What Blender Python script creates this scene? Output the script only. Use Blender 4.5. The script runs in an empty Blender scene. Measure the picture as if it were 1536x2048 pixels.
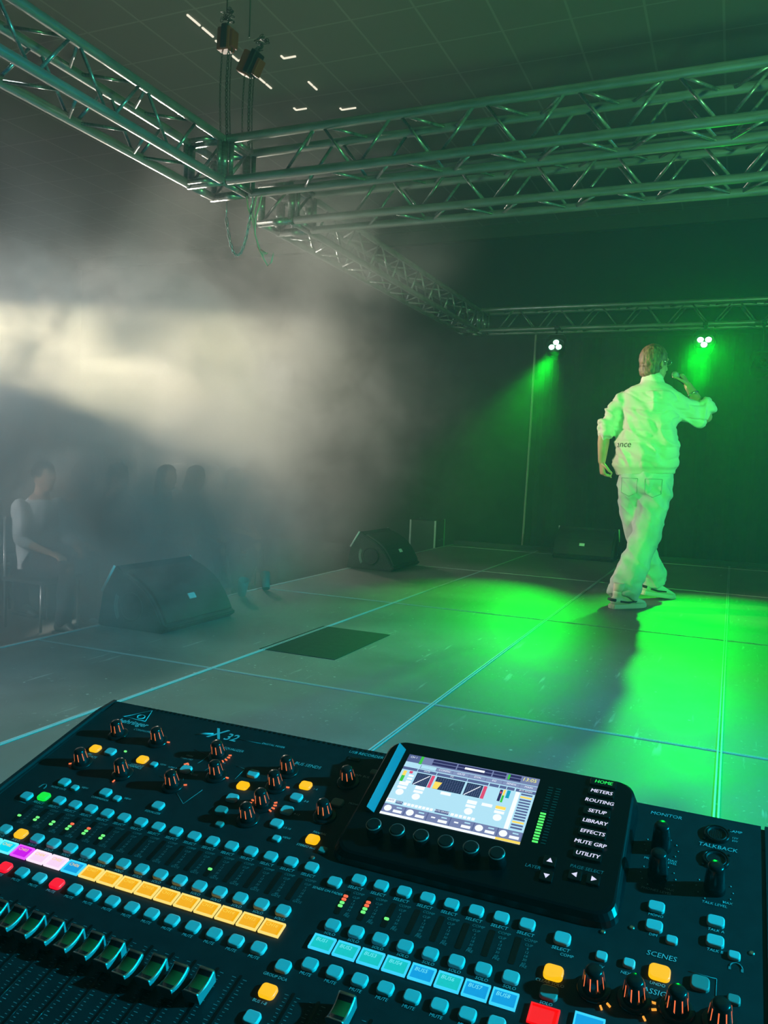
import bpy, bmesh, math, random
from math import sin, cos, pi, radians
from mathutils import Vector, Matrix, noise
random.seed(7)
S = bpy.context.scene
COL = S.collection

# ------------------------------------------------------------------ camera
FPX = 1616.6
CAMZ = 0.8893
cam_d = bpy.data.cameras.new('camera')
cam_d.sensor_fit = 'VERTICAL'; cam_d.sensor_height = 36.0; cam_d.sensor_width = 27.0
cam_d.lens = 36.0 * FPX / 2048.0
cam_d.clip_start = 0.02; cam_d.clip_end = 100
cam = bpy.data.objects.new('camera', cam_d); COL.objects.link(cam)
cr = Vector((0.91691, 0.39699, 0.04095)); cd = Vector((0.06012, -0.03595, -0.99754)); cf = Vector((-0.39454, 0.91712, -0.05683))
cam.matrix_world = Matrix(((cr.x, -cd.x, -cf.x, 0), (cr.y, -cd.y, -cf.y, 0), (cr.z, -cd.z, -cf.z, CAMZ), (0, 0, 0, 1)))
S.camera = cam

# ------------------------------------------------------------------ view, sampling quality, world
S.view_settings.view_transform = 'Standard'; S.view_settings.look = 'None'
S.view_settings.exposure = 0.0; S.view_settings.gamma = 1.0; S.view_settings.use_curve_mapping = False
cy = S.cycles
cy.max_bounces = 5; cy.diffuse_bounces = 2; cy.glossy_bounces = 3; cy.transmission_bounces = 3; cy.volume_bounces = 0; cy.transparent_max_bounces = 8
cy.caustics_reflective = False; cy.caustics_refractive = False
cy.sample_clamp_indirect = 3.0
cy.use_adaptive_sampling = True; cy.adaptive_threshold = 0.1; cy.use_light_tree = False
cy.use_denoising = True
cy.volume_step_rate = 1.0; cy.volume_max_steps = 64
W = bpy.data.worlds.new('world'); S.world = W; W.use_nodes = True
W.node_tree.nodes['Background'].inputs[0].default_value = (0.010, 0.022, 0.020, 1)
W.node_tree.nodes['Background'].inputs[1].default_value = 0.35

# ------------------------------------------------------------------ lamps of the show and added fill lights (mostly out of frame)
def spot(name, loc, aim, color, watts, size_deg, blend=0.3, radius=0.06):
    d = bpy.data.lights.new(name, 'SPOT'); d.energy = watts; d.color = color
    d.spot_size = radians(size_deg); d.spot_blend = blend; d.shadow_soft_size = radius
    o = bpy.data.objects.new(name, d); COL.objects.link(o); o.location = loc
    o.rotation_euler = (Vector(aim) - Vector(loc)).to_track_quat('-Z', 'Y').to_euler()
    return o
GREEN = (0.0, 1.0, 0.025); CYAN = (0.0, 0.72, 1.0); WARM = (1.0, 0.85, 0.30); COOL = (0.84, 0.95, 1.0)
PAR_A = Vector((-0.37, 9.15, 2.30)); PAR_B = Vector((-1.92, 9.15, 2.29))
spot('green_par_light_right', PAR_A + Vector((0.02, -0.12, -0.05)), (0.40, 3.0, 0.0), GREEN, 830, 49, 0.5, 0.05)
spot('green_par_light_left', PAR_B + Vector((0.02, -0.12, -0.05)), (-1.62, 4.9, 0.0), GREEN, 950, 27, 1.0, 0.05)
spot('green_side_light', (1.9, 0.6, 1.7), (-0.40, 5.9, 1.05), GREEN, 1000, 22, 0.5, 0.04)
spot('green_truss_light', (3.0, 1.2, 1.2), (0.0, 4.6, 3.5), (0.22, 1.0, 0.30), 760, 96, 0.8, 0.08)  # added fill that greens the trusses and ceiling, no fixture behind it
spot('warm_key_light', (-6.9, 3.7, 2.0), (-0.6, 5.85, 0.95), (1.0, 0.86, 0.54), 7600, 18, 0.4, 0.04)
spot('warm_front_light', (-9.6, 3.4, 3.0), (-1.6, 5.6, 1.3), (1.0, 0.92, 0.78), 900, 26, 0.8, 0.05)
spot('warm_back_hall_light', (-7.7, 9.6, 2.2), (-3.4, 4.4, 1.2), (1.0, 0.92, 0.76), 2000, 64, 0.9, 0.12)
spot('cool_front_light', (-5.6, 1.2, 2.5), (-4.5, 6.0, 0.7), COOL, 900, 56, 0.8, 0.10)
spot('white_stage_wash', (-4.2, -1.5, 4.3), (-3.4, 3.1, 0.0), (0.95, 1.0, 0.96), 84, 38, 0.7, 0.10)  # added fill for the low haze at the left
spot('white_floor_wash', (-6.2, 2.0, 4.5), (-1.45, 2.7, 0.0), (0.93, 1.0, 0.98), 640, 31, 0.7, 0.08)  # added to whiten the deck while missing the performer
spot('hall_low_light', (-7.4, 0.2, 1.7), (-4.0, 5.0, 0.2), (1.0, 0.95, 0.88), 1000, 36, 0.8, 0.10)  # extra fill put in to brighten the low haze over the audience
spot('cyan_side_light', (3.4, 1.3, 2.3), (-1.8, 2.0, 0.2), CYAN, 1500, 62, 0.7, 0.04)
spot('cyan_floor_light', (3.9, 6.4, 1.9), (-1.6, 4.4, 0.4), CYAN, 128, 60, 0.8, 0.05)

# ------------------------------------------------------------------ materials
def rgb(r, g, b):
    f = lambda c: (c / 255 / 12.92) if c <= 10 else ((c / 255 + 0.055) / 1.055) ** 2.4
    return (f(r), f(g), f(b), 1.0)
def mat(name, color, rough=0.6, metal=0.0, emit=None, strength=1.0, spec=0.5):
    m = bpy.data.materials.new(name); m.use_nodes = True
    b = m.node_tree.nodes['Principled BSDF']
    b.inputs['Base Color'].default_value = (*color[:3], 1); b.inputs['Roughness'].default_value = rough
    b.inputs['Metallic'].default_value = metal; b.inputs['Specular IOR Level'].default_value = spec
    if emit is not None:
        m.cycles.emission_sampling = 'NONE'
        b.inputs['Emission Color'].default_value = (*emit[:3], 1); b.inputs['Emission Strength'].default_value = strength
    return m
def noisy(m, scale, lo, hi, detail=4, stretch=(1, 1, 1), bump=0.0, contrast=(0.35, 0.65)):
    """Wear of a surface: base colour wanders between two tones of the material, with an optional bump."""
    nt = m.node_tree; N = nt.nodes; L = nt.links; b = N['Principled BSDF']
    tc = N.new('ShaderNodeTexCoord'); mp = N.new('ShaderNodeMapping'); mp.inputs['Scale'].default_value = stretch
    nz = N.new('ShaderNodeTexNoise'); nz.inputs['Scale'].default_value = scale; nz.inputs['Detail'].default_value = detail
    rp = N.new('ShaderNodeValToRGB'); rp.color_ramp.elements[0].position = contrast[0]; rp.color_ramp.elements[1].position = contrast[1]
    rp.color_ramp.elements[0].color = (*lo[:3], 1); rp.color_ramp.elements[1].color = (*hi[:3], 1)
    L.new(tc.outputs['Object'], mp.inputs[0]); L.new(mp.outputs[0], nz.inputs['Vector']); L.new(nz.outputs['Fac'], rp.inputs[0]); L.new(rp.outputs[0], b.inputs['Base Color'])
    if bump:
        bp = N.new('ShaderNodeBump'); bp.inputs['Strength'].default_value = bump; bp.inputs['Distance'].default_value = 0.01
        L.new(nz.outputs['Fac'], bp.inputs['Height']); L.new(bp.outputs[0], b.inputs['Normal'])
    return m
M = {}
M['alu'] = noisy(mat('brushed_aluminium', (0.45, 0.47, 0.46), 0.36, 0.75), 30, (0.34, 0.36, 0.35), (0.50, 0.52, 0.51))
M['alu_dull'] = mat('dull_aluminium', (0.5, 0.52, 0.52), 0.45, 0.6)
M['black'] = mat('black_plastic', (0.018, 0.018, 0.02), 0.5)
M['panel'] = noisy(mat('console_panel_paint', (0.018, 0.018, 0.02), 0.55, 0, None, 1, 0.35), 60, (0.015, 0.016, 0.018), (0.021, 0.021, 0.023))
M['gloss'] = mat('black_gloss', (0.006, 0.006, 0.007), 0.16)
M['pod'] = mat('pod_black', (0.004, 0.004, 0.005), 0.34, 0, None, 1, 0.3)
M['knob'] = mat('black_knob_rubber', (0.012, 0.012, 0.013), 0.22)
M['button'] = mat('grey_rubber_button', (0.55, 0.57, 0.58), 0.5)
M['button_dim'] = mat('clear_grey_button', (0.25, 0.28, 0.26), 0.5)
M['print'] = mat('panel_print_white', (0.55, 0.58, 0.6), 0.6)
M['print_dim'] = mat('panel_print_grey', (0.22, 0.24, 0.25), 0.6)
M['chrome'] = mat('chrome_edge', (0.6, 0.6, 0.6), 0.28, 1.0)
M['steel'] = mat('galvanised_steel', (0.45, 0.46, 0.45), 0.4, 0.8)
M['black_metal'] = mat('black_metal', (0.02, 0.02, 0.022), 0.4, 0.3)
M['hoist_red'] = mat('hoist_orange_paint', (0.30, 0.055, 0.02), 0.5)
M['chain_dark'] = mat('dark_chain_steel', (0.06, 0.075, 0.07), 0.4, 0.5)
M['speaker'] = noisy(mat('speaker_black_paint', (0.03, 0.03, 0.03), 0.65), 80, (0.02, 0.02, 0.02), (0.045, 0.045, 0.045), bump=0.2)
M['grille'] = mat('speaker_grille', (0.045, 0.048, 0.045), 0.45, 0.3)
M['white_label'] = mat('white_label', (0.9, 0.9, 0.9), 0.4)
M['fabric_black'] = noisy(mat('black_stage_cloth', (0.012, 0.012, 0.012), 0.9), 12, (0.010, 0.011, 0.011), (0.018, 0.018, 0.018))
M['rubber'] = mat('black_rubber', (0.010, 0.012, 0.013), 0.8)
M['skin'] = noisy(mat('skin', (0.52, 0.30, 0.20), 0.5), 14, (0.48, 0.27, 0.18), (0.56, 0.33, 0.23))
M['hair'] = noisy(mat('brown_hair', (0.16, 0.085, 0.05), 0.55), 60, (0.07, 0.035, 0.02), (0.25, 0.14, 0.09), stretch=(1, 1, 0.35), bump=0.5)
M['sweater'] = noisy(mat('white_sweater_knit', (0.72, 0.71, 0.66), 0.85), 9, (0.68, 0.67, 0.62), (0.74, 0.73, 0.69), bump=0.12)
M['jeans'] = noisy(mat('pale_blue_denim', (0.50, 0.58, 0.63), 0.8), 7, (0.42, 0.50, 0.56), (0.62, 0.68, 0.70), stretch=(1, 1, 0.5), bump=0.15)
M['ink'] = mat('black_ink', (0.015, 0.015, 0.015), 0.7)
M['sneaker'] = mat('sneaker_white', (0.75, 0.72, 0.70), 0.55)
M['sole'] = mat('sneaker_sole', (0.80, 0.76, 0.66), 0.6)
M['pink'] = mat('sock_pale_pink', (0.72, 0.55, 0.58), 0.8)
M['glass'] = mat('clear_lens', (0.1, 0.2, 0.2), 0.05)
def emi(name, r, g, b, s=1.0, base=(0.02, 0.02, 0.02)):
    return mat(name, base, 0.4, 0, rgb(r, g, b), s)
M['e_yellow'] = emi('lit_yellow', 255, 196, 18); M['e_yellow_strip'] = emi('lit_yellow_strip', 255, 182, 8, 0.92); M['e_yellow_rim'] = emi('lit_yellow_rim', 255, 226, 120)
M['e_green'] = emi('lit_green', 20, 235, 60); M['e_red'] = emi('lit_red', 250, 10, 45); M['e_redpure'] = emi('lit_red_strip', 250, 5, 10)
M['e_led_g'] = emi('led_green', 120, 255, 130); M['e_led_r'] = emi('led_orange_red', 255, 110, 70); M['e_orange'] = emi('led_ring_orange', 255, 120, 70)
M['e_slit'] = emi('knob_slit_orange', 245, 125, 70, 0.9)  # glow standing in for LED ring reflections on the knob flanks
M['e_blue'] = emi('lit_blue_strip', 20, 165, 235, 0.9); M['e_bluerim'] = emi('lit_blue_rim', 60, 215, 255); M['e_bluegreen'] = emi('lit_bluegreen', 25, 205, 205, 0.9)
M['e_cyan'] = emi('lit_cyan_strip', 0, 215, 240); M['e_cyanrim'] = emi('lit_cyan_rim', 110, 245, 255)
M['e_magenta'] = emi('lit_magenta_strip', 205, 0, 235); M['e_magrim'] = emi('lit_magenta_rim', 235, 90, 255)
M['e_pink'] = emi('lit_pink_strip', 250, 215, 248); M['e_pinkrim'] = emi('lit_pink_rim', 255, 235, 255)
M['e_white'] = emi('lit_white_legend', 225, 225, 255); M['e_greentext'] = emi('lit_green_legend', 40, 235, 90)
M['e_meter'] = emi('meter_green', 90, 255, 110, 1.1)
M['e_lens'] = emi('led_lens_green', 170, 255, 200, 5.0); M['e_glint'] = emi('ceiling_slot_lamp', 255, 246, 220, 1.0)
M['e_fader'] = mat('smoked_fader_window', (0.02, 0.085, 0.022), 0.16)  # green reflection painted into the glossy cap top
M['cap_side'] = mat('fader_cap_grey', (0.22, 0.23, 0.24), 0.3)
for k, c in dict(pale=(172, 218, 236), slate=(112, 122, 164), slate2=(84, 94, 140), tab=(128, 140, 180), dark=(42, 30, 84), grid=(24, 32, 70), white=(240, 246, 255), yellow=(250, 214, 90), green=(60, 190, 60), red=(214, 70, 110), teal=(20, 150, 180), clock=(240, 236, 120)).items():
    M['s_' + k] = emi('screen_' + k, *c, 1.1)

# ------------------------------------------------------------------ mesh helpers
def link(o, parent=None):
    COL.objects.link(o)
    if parent is not None: o.parent = parent
    return o
def obj(name, data, mats=None, parent=None, loc=(0, 0, 0), rot=(0, 0, 0), smooth=False):
    """data: a bmesh (turned into a mesh) or a mesh shared with earlier copies."""
    if isinstance(data, bmesh.types.BMesh):
        me = bpy.data.meshes.new(name); data.normal_update(); data.to_mesh(me); data.free()
        for m in (mats if isinstance(mats, (list, tuple)) else [mats]):
            me.materials.append(M[m] if isinstance(m, str) else m)
        if smooth:
            for f in me.polygons: f.use_smooth = True
        data = me
    o = bpy.data.objects.new(name, data); o.location = loc; o.rotation_euler = rot
    return link(o, parent)
def smooth_by_angle(me, deg=40):
    me.set_sharp_from_angle(angle=radians(deg))
    return me
def tag(o, label, cat, group=None, kind=None):
    o['label'] = label; o['category'] = cat
    if group: o['group'] = group
    if kind: o['kind'] = kind
    return o
def thing(name, label, cat, loc=(0, 0, 0), rotz=0.0, group=None):
    o = bpy.data.objects.new(name, None); COL.objects.link(o); o.location = loc; o.rotation_euler = (0, 0, rotz); o.empty_display_size = 0.05
    return tag(o, label, cat, group)
def struct(name, bm, m, parent=None, label=None):
    o = obj(name, bm, m, parent); o['kind'] = 'structure'
    if label: o['label'] = label
    return o
def dup(root, loc=None, rotz=None, label=None):
    r = root.copy(); COL.objects.link(r)
    if loc is not None: r.location = loc
    if rotz is not None: r.rotation_euler = (0, 0, rotz)
    if label: r['label'] = label
    for ch in root.children:
        c = ch.copy(); COL.objects.link(c); c.parent = r
        for g in ch.children:
            d = g.copy(); COL.objects.link(d); d.parent = c
    return r
def B(): return bmesh.new()
def box(bm, c, s, rot=None, mi=0):
    r = bmesh.ops.create_cube(bm, size=1.0)
    mt = Matrix.Translation(c) @ (rot.to_4x4() if rot is not None else Matrix()) @ Matrix.Diagonal((*s, 1))
    bmesh.ops.transform(bm, matrix=mt, verts=r['verts'])
    if mi:
        for f in {f for v in r['verts'] for f in v.link_faces}: f.material_index = mi
    return r['verts']
def bevel_box(bm, c, s, w=0.01, seg=2, rot=None, mi=0):
    t = bmesh.new(); box(t, (0, 0, 0), s); bmesh.ops.bevel(t, geom=t.edges[:], offset=w, segments=seg, affect='EDGES', profile=0.5)
    mt = Matrix.Translation(c) @ (rot.to_4x4() if rot is not None else Matrix()); merge(bm, t, mt, mi)
def merge(bm, t, mt=Matrix(), mi=None):
    vm = [bm.verts.new(mt @ v.co) for v in t.verts]; t.verts.index_update()
    for f in t.faces:
        try:
            g = bm.faces.new([vm[v.index] for v in f.verts]); g.material_index = f.material_index if mi is None else mi; g.smooth = f.smooth
        except ValueError: pass
    t.free()
def frame_of(t, side=None):
    t = t.normalized(); a = side if side is not None else (Vector((0, 0, 1)) if abs(t.z) < 0.9 else Vector((1, 0, 0)))
    x = (a - t * a.dot(t))
    if x.length < 1e-5: x = Vector((1, 0, 0)) - t * t.x
    x.normalize(); return x, t.cross(x)
def tube(bm, pts, rad, seg=12, side=None, cap=True, round_caps=False, mi=0, closed=False):
    """A swept tube; rad is one radius, a list, or a list of (along side, across side) pairs."""
    pts = [Vector(p) for p in pts]; n = len(pts)
    R = rad if isinstance(rad, (list, tuple)) else [rad] * n
    R = [(r if isinstance(r, (list, tuple)) else (r, r)) for r in R]
    P2, R2 = [], []
    if round_caps:
        d0 = (pts[0] - pts[1]).normalized(); d1 = (pts[-1] - pts[-2]).normalized()
        for a in (80, 60, 30):
            k = min(R[0]); P2.append(pts[0] + d0 * k * sin(radians(a))); R2.append((R[0][0] * cos(radians(a)), R[0][1] * cos(radians(a))))
        P2 += pts; R2 += R
        for a in (30, 60, 80):
            k = min(R[-1]); P2.append(pts[-1] + d1 * k * sin(radians(a))); R2.append((R[-1][0] * cos(radians(a)), R[-1][1] * cos(radians(a))))
    else: P2, R2 = pts, R
    n = len(P2); rings = []; x = None
    for i in range(n):
        if closed: t = P2[(i + 1) % n] - P2[i - 1]
        else: t = P2[min(i + 1, n - 1)] - P2[max(i - 1, 0)]
        x, y = frame_of(t, side if side is not None else x)
        rings.append([bm.verts.new(P2[i] + x * (R2[i][0] * cos(2 * pi * k / seg)) + y * (R2[i][1] * sin(2 * pi * k / seg))) for k in range(seg)])
    for i in range(n if closed else n - 1):
        a, b = rings[i], rings[(i + 1) % n]
        for k in range(seg):
            f = bm.faces.new((a[k], a[(k + 1) % seg], b[(k + 1) % seg], b[k])); f.material_index = mi; f.smooth = True
    if cap and not closed:
        for rg in (rings[0][::-1], rings[-1]):
            f = bm.faces.new(rg); f.material_index = mi
    return bm
def lathe(bm, prof, seg=20, mi=0, mt=Matrix(), smooth=True):
    """prof: list of (radius, height[, material])."""
    rings = []
    for q in prof:
        r, z = q[0], q[1]
        rings.append([bm.verts.new(mt @ Vector((r * cos(2 * pi * k / seg), r * sin(2 * pi * k / seg), z))) for k in range(seg)])
    for i in range(len(prof) - 1):
        for k in range(seg):
            f = bm.faces.new((rings[i][k], rings[i][(k + 1) % seg], rings[i + 1][(k + 1) % seg], rings[i + 1][k])); f.smooth = smooth
            f.material_index = prof[i][2] if len(prof[i]) > 2 else mi
    bm.faces.new(rings[0][::-1]).material_index = mi; f = bm.faces.new(rings[-1]); f.material_index = prof[-1][2] if len(prof[-1]) > 2 else mi
def ball(bm, c, s, sub=3, rot=None, mi=0):
    r = bmesh.ops.create_icosphere(bm, subdivisions=sub, radius=1.0)
    bmesh.ops.transform(bm, matrix=Matrix.Translation(c) @ (rot.to_4x4() if rot is not None else Matrix()) @ Matrix.Diagonal((*(s if hasattr(s, '__len__') else (s, s, s)), 1)), verts=r['verts'])
    for f in {f for v in r['verts'] for f in v.link_faces}: f.material_index = mi; f.smooth = True
def prism(bm, poly, y0, y1, conv, mi=0):
    """poly: 2D outline; conv(a, b, t) gives the 3D point at extrusion t."""
    a = [bm.verts.new(conv(p[0], p[1], y0)) for p in poly]; b = [bm.verts.new(conv(p[0], p[1], y1)) for p in poly]; n = len(poly)
    fs = [bm.faces.new(a[::-1]), bm.faces.new(b)] + [bm.faces.new((a[i], a[(i + 1) % n], b[(i + 1) % n], b[i])) for i in range(n)]
    for f in fs: f.material_index = mi
    return fs
def fix(bm):
    bmesh.ops.recalc_face_normals(bm, faces=bm.faces[:]); return bm
def rrect(w, d, r, n=4):
    pts = []
    for cx, cy_, a0 in ((w / 2 - r, d / 2 - r, 0), (-w / 2 + r, d / 2 - r, 90), (-w / 2 + r, -d / 2 + r, 180), (w / 2 - r, -d / 2 + r, 270)):
        for k in range(n + 1):
            a = radians(a0 + 90 * k / n); pts.append((cx + r * cos(a), cy_ + r * sin(a)))
    return pts
def pad(bm, w, d, h, r, bev, mi=0, c=(0, 0, 0), top_mi=None):
    """A rounded key: rounded-rectangle base with a softened top edge."""
    rings = []
    for k, (s, z) in enumerate(((0, 0), (0, h - bev), (bev * 0.3, h - bev * 0.3), (bev, h))):
        rings.append([bm.verts.new((c[0] + x, c[1] + y, c[2] + z)) for x, y in rrect(w - 2 * s, d - 2 * s, max(r - s, 0.0005))])
    n = len(rings[0])
    for i in range(3):
        for k in range(n):
            f = bm.faces.new((rings[i][k], rings[i][(k + 1) % n], rings[i + 1][(k + 1) % n], rings[i + 1][k])); f.material_index = mi
            f.smooth = i > 0
    f = bm.faces.new(rings[-1]); f.material_index = mi if top_mi is None else top_mi; f.smooth = False
def text_meshes(items):
    """items: list of (string, size, align). Returns flat meshes of the lettering, made once per distinct item."""
    keys = list(dict.fromkeys(items)); tmp = []
    for s, size, al in keys:
        c = bpy.data.curves.new('lettering', 'FONT'); c.body = s; c.size = size; c.align_x = al; c.align_y = 'CENTER'; c.resolution_u = 2; c.shear = 0.15
        o = bpy.data.objects.new('lettering', c); COL.objects.link(o); tmp.append(o)
    dg = bpy.context.evaluated_depsgraph_get(); dg.update(); out = {}
    for k, o in zip(keys, tmp): out[k] = bpy.data.meshes.new_from_object(o.evaluated_get(dg))
    for o in tmp:
        c = o.data; bpy.data.objects.remove(o); bpy.data.curves.remove(c)
    return out
def put_text(bm, me, mt, mi=0):
    vm = [bm.verts.new(mt @ v.co) for v in me.vertices]
    for p in me.polygons:
        try: bm.faces.new([vm[i] for i in p.vertices]).material_index = mi
        except ValueError: pass
def solid(bm, voxel, smooth_iter=4, disp=None):
    """Fuse overlapping limbs into one continuous skin (voxel remesh), smooth it, return the mesh."""
    me = bpy.data.meshes.new('solid'); bm.normal_update(); bm.to_mesh(me); bm.free()
    o = bpy.data.objects.new('solid', me); COL.objects.link(o)
    r = o.modifiers.new('r', 'REMESH'); r.mode = 'VOXEL'; r.voxel_size = voxel; r.use_smooth_shade = True
    if smooth_iter:
        s = o.modifiers.new('s', 'SMOOTH'); s.factor = 0.5; s.iterations = smooth_iter
    dg = bpy.context.evaluated_depsgraph_get(); dg.update()
    out = bpy.data.meshes.new_from_object(o.evaluated_get(dg)); bpy.data.objects.remove(o); bpy.data.meshes.remove(me)
    if disp:
        ns = [v.normal.copy() for v in out.vertices]
        for v, n_ in zip(out.vertices, ns): v.co += n_ * disp(v.co, n_)
    for p in out.polygons: p.use_smooth = True
    return out
def mobj(name, me, m, parent=None, loc=(0, 0, 0), rot=(0, 0, 0)):
    me.name = name; me.materials.clear(); me.materials.append(M[m]); return obj(name, me, None, parent, loc, rot)

# ================================================================== the setting
X0, Y0 = -1.99, 2.84          # a joint crossing of the stage deck; decks are 1 m x 2 m
HALL = -0.5                   # hall floor under the stage
EDGE = -2.99; BACK = 9.06; CEIL = 4.76
def deck_material():
    m = mat('scuffed_stage_deck', (0.05, 0.05, 0.05), 0.5); nt = m.node_tree; N = nt.nodes; L = nt.links; b = N['Principled BSDF']
    tc = N.new('ShaderNodeTexCoord')
    n1 = N.new('ShaderNodeTexNoise'); n1.inputs['Scale'].default_value = 1.6; n1.inputs['Detail'].default_value = 7; n1.inputs['Roughness'].default_value = 0.65
    r1 = N.new('ShaderNodeValToRGB'); r1.color_ramp.elements[0].position = 0.3; r1.color_ramp.elements[1].position = 0.72
    r1.color_ramp.elements[0].color = (0.118, 0.110, 0.103, 1); r1.color_ramp.elements[1].color = (0.225, 0.21, 0.198, 1)
    v = N.new('ShaderNodeTexVoronoi'); v.inputs['Scale'].default_value = 9; v.inputs['Randomness'].default_value = 1
    r2 = N.new('ShaderNodeValToRGB'); r2.color_ramp.elements[0].position = 0.035; r2.color_ramp.elements[0].color = (1, 1, 1, 1); r2.color_ramp.elements[1].position = 0.06; r2.color_ramp.elements[1].color = (0, 0, 0, 1)
    # thin scratches: a stretched noise, sharply thresholded, broken up by a second noise
    mp = N.new('ShaderNodeMapping'); mp.inputs['Scale'].default_value = (14, 1.3, 1); mp.inputs['Rotation'].default_value = (0, 0, radians(28))
    n2 = N.new('ShaderNodeTexNoise'); n2.inputs['Scale'].default_value = 2.2; n2.inputs['Detail'].default_value = 3
    r3 = N.new('ShaderNodeValToRGB'); r3.color_ramp.elements[0].position = 0.655; r3.color_ramp.elements[0].color = (0, 0, 0, 1); r3.color_ramp.elements[1].position = 0.71; r3.color_ramp.elements[1].color = (0.5, 0.5, 0.5, 1)
    n3 = N.new('ShaderNodeTexNoise'); n3.inputs['Scale'].default_value = 55; n3.inputs['Detail'].default_value = 2
    r4 = N.new('ShaderNodeValToRGB'); r4.color_ramp.elements[0].position = 0.65; r4.color_ramp.elements[0].color = (0, 0, 0, 1); r4.color_ramp.elements[1].position = 0.71; r4.color_ramp.elements[1].color = (0.5, 0.5, 0.5, 1)
    add = N.new('ShaderNodeMath'); add.operation = 'ADD'; add.use_clamp = True; add2 = N.new('ShaderNodeMath'); add2.operation = 'ADD'; add2.use_clamp = True
    mul = N.new('ShaderNodeMath'); mul.operation = 'MULTIPLY'; n4 = N.new('ShaderNodeTexNoise'); n4.inputs['Scale'].default_value = 3.3
    r5 = N.new('ShaderNodeValToRGB'); r5.color_ramp.elements[0].position = 0.45; r5.color_ramp.elements[1].position = 0.6
    mx = N.new('ShaderNodeMix'); mx.data_type = 'RGBA'
    for a in (n1, v, n3, n4): L.new(tc.outputs['Object'], a.inputs['Vector'])
    L.new(tc.outputs['Object'], mp.inputs[0]); L.new(mp.outputs[0], n2.inputs['Vector'])
    L.new(n1.outputs['Fac'], r1.inputs[0]); L.new(v.outputs['Distance'], r2.inputs[0]); L.new(n2.outputs['Fac'], r3.inputs[0]); L.new(n3.outputs['Fac'], r4.inputs[0]); L.new(n4.outputs['Fac'], r5.inputs[0])
    L.new(r3.outputs[0], add.inputs[0]); L.new(r4.outputs[0], add.inputs[1]); L.new(add.outputs[0], mul.inputs[0]); L.new(r5.outputs[0], mul.inputs[1])
    L.new(mul.outputs[0], add2.inputs[0]); L.new(r2.outputs[0], add2.inputs[1])
    L.new(add2.outputs[0], mx.inputs['Factor']); L.new(r1.outputs[0], mx.inputs['A']); mx.inputs['B'].default_value = (0.5, 0.49, 0.47, 1)
    L.new(mx.outputs['Result'], b.inputs['Base Color'])
    rr = N.new('ShaderNodeMapRange'); rr.inputs['To Min'].default_value = 0.38; rr.inputs['To Max'].default_value = 0.62
    L.new(n1.outputs['Fac'], rr.inputs['Value']); L.new(rr.outputs[0], b.inputs['Roughness'])
    return m
M['deck'] = deck_material()
bm = B(); box(bm, ((EDGE + 3.01) / 2, (BACK - 3.16) / 2, -0.06), (3.01 - EDGE, BACK + 3.16, 0.12)); stage = struct('floor', bm, 'deck')
# aluminium edge profiles of the decks: fine raised lines at every joint
M['joint'] = mat('deck_edge_aluminium', (0.55, 0.57, 0.58), 0.4, 0.15)
bm = B()
for i in range(-1, 6):
    x = X0 + i * 1.0
    for s in (-1, 1):
        if EDGE <= x + s * 0.006 <= 3.01: box(bm, (x + s * 0.0055, (BACK - 3.16) / 2, 0.0015), (0.005, BACK + 3.14, 0.003))
for j in range(-3, 4):
    y = Y0 + j * 2.0
    for s in (-1, 1): box(bm, ((EDGE + 3.01) / 2, y + s * 0.005, 0.0012), (3.0 - EDGE, 0.0030, 0.0024), None, 1)
M['joint_worn'] = mat('worn_deck_edge', (0.50, 0.51, 0.51), 0.5, 0.1)
struct('trim_1', bm, ['joint', 'joint_worn'], stage)
bm = B(); box(bm, (EDGE - 0.01, (BACK - 3.16) / 2, -0.06), (0.018, BACK + 3.16, 0.123)); struct('trim_2', bm, 'alu_dull', stage)
bm = B(); box(bm, ((EDGE + 3.01) / 2, BACK + 0.02, -0.03), (3.01 - EDGE, 0.04, 0.16)); struct('trim_3', bm, 'black_metal', stage)
bm = B(); box(bm, (EDGE + 0.06, (BACK - 3.16) / 2, -0.31), (0.02, BACK + 3.1, 0.38)); struct('wall_stage', bm, 'fabric_black')
M['hallfloor'] = noisy(mat('hall_floor_dark', (0.05, 0.05, 0.05), 0.6), 3, (0.035, 0.035, 0.035), (0.06, 0.06, 0.06))
bm = B(); box(bm, (-3.25, 4.4, HALL - 0.05), (18.5, 17.2, 0.1)); struct('floor_hall', bm, 'hallfloor')
M['wall'] = noisy(mat('hall_wall_dark_paint', (0.025, 0.027, 0.025), 0.8), 2, (0.02, 0.022, 0.021), (0.028, 0.03, 0.028))
for nm, c, s in (('wall_back', (-3.25, 12.8, 2.1), (18.5, 0.2, 5.4)), ('wall_left', (-12.4, 4.4, 2.1), (0.2, 17.2, 5.4)), ('wall_right', (5.9, 4.4, 2.1), (0.2, 17.2, 5.4)), ('wall_front', (-3.25, -4.1, 2.1), (18.5, 0.2, 5.4))):
    bm = B(); box(bm, c, s); struct(nm, bm, 'wall')
bm = B(); box(bm, (-3.25, 12.64, CEIL - 0.1), (18.3, 0.12, 0.2)); struct('trim_4', bm, mat('painted_ceiling_border', (0.09, 0.10, 0.09), 0.7))
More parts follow.
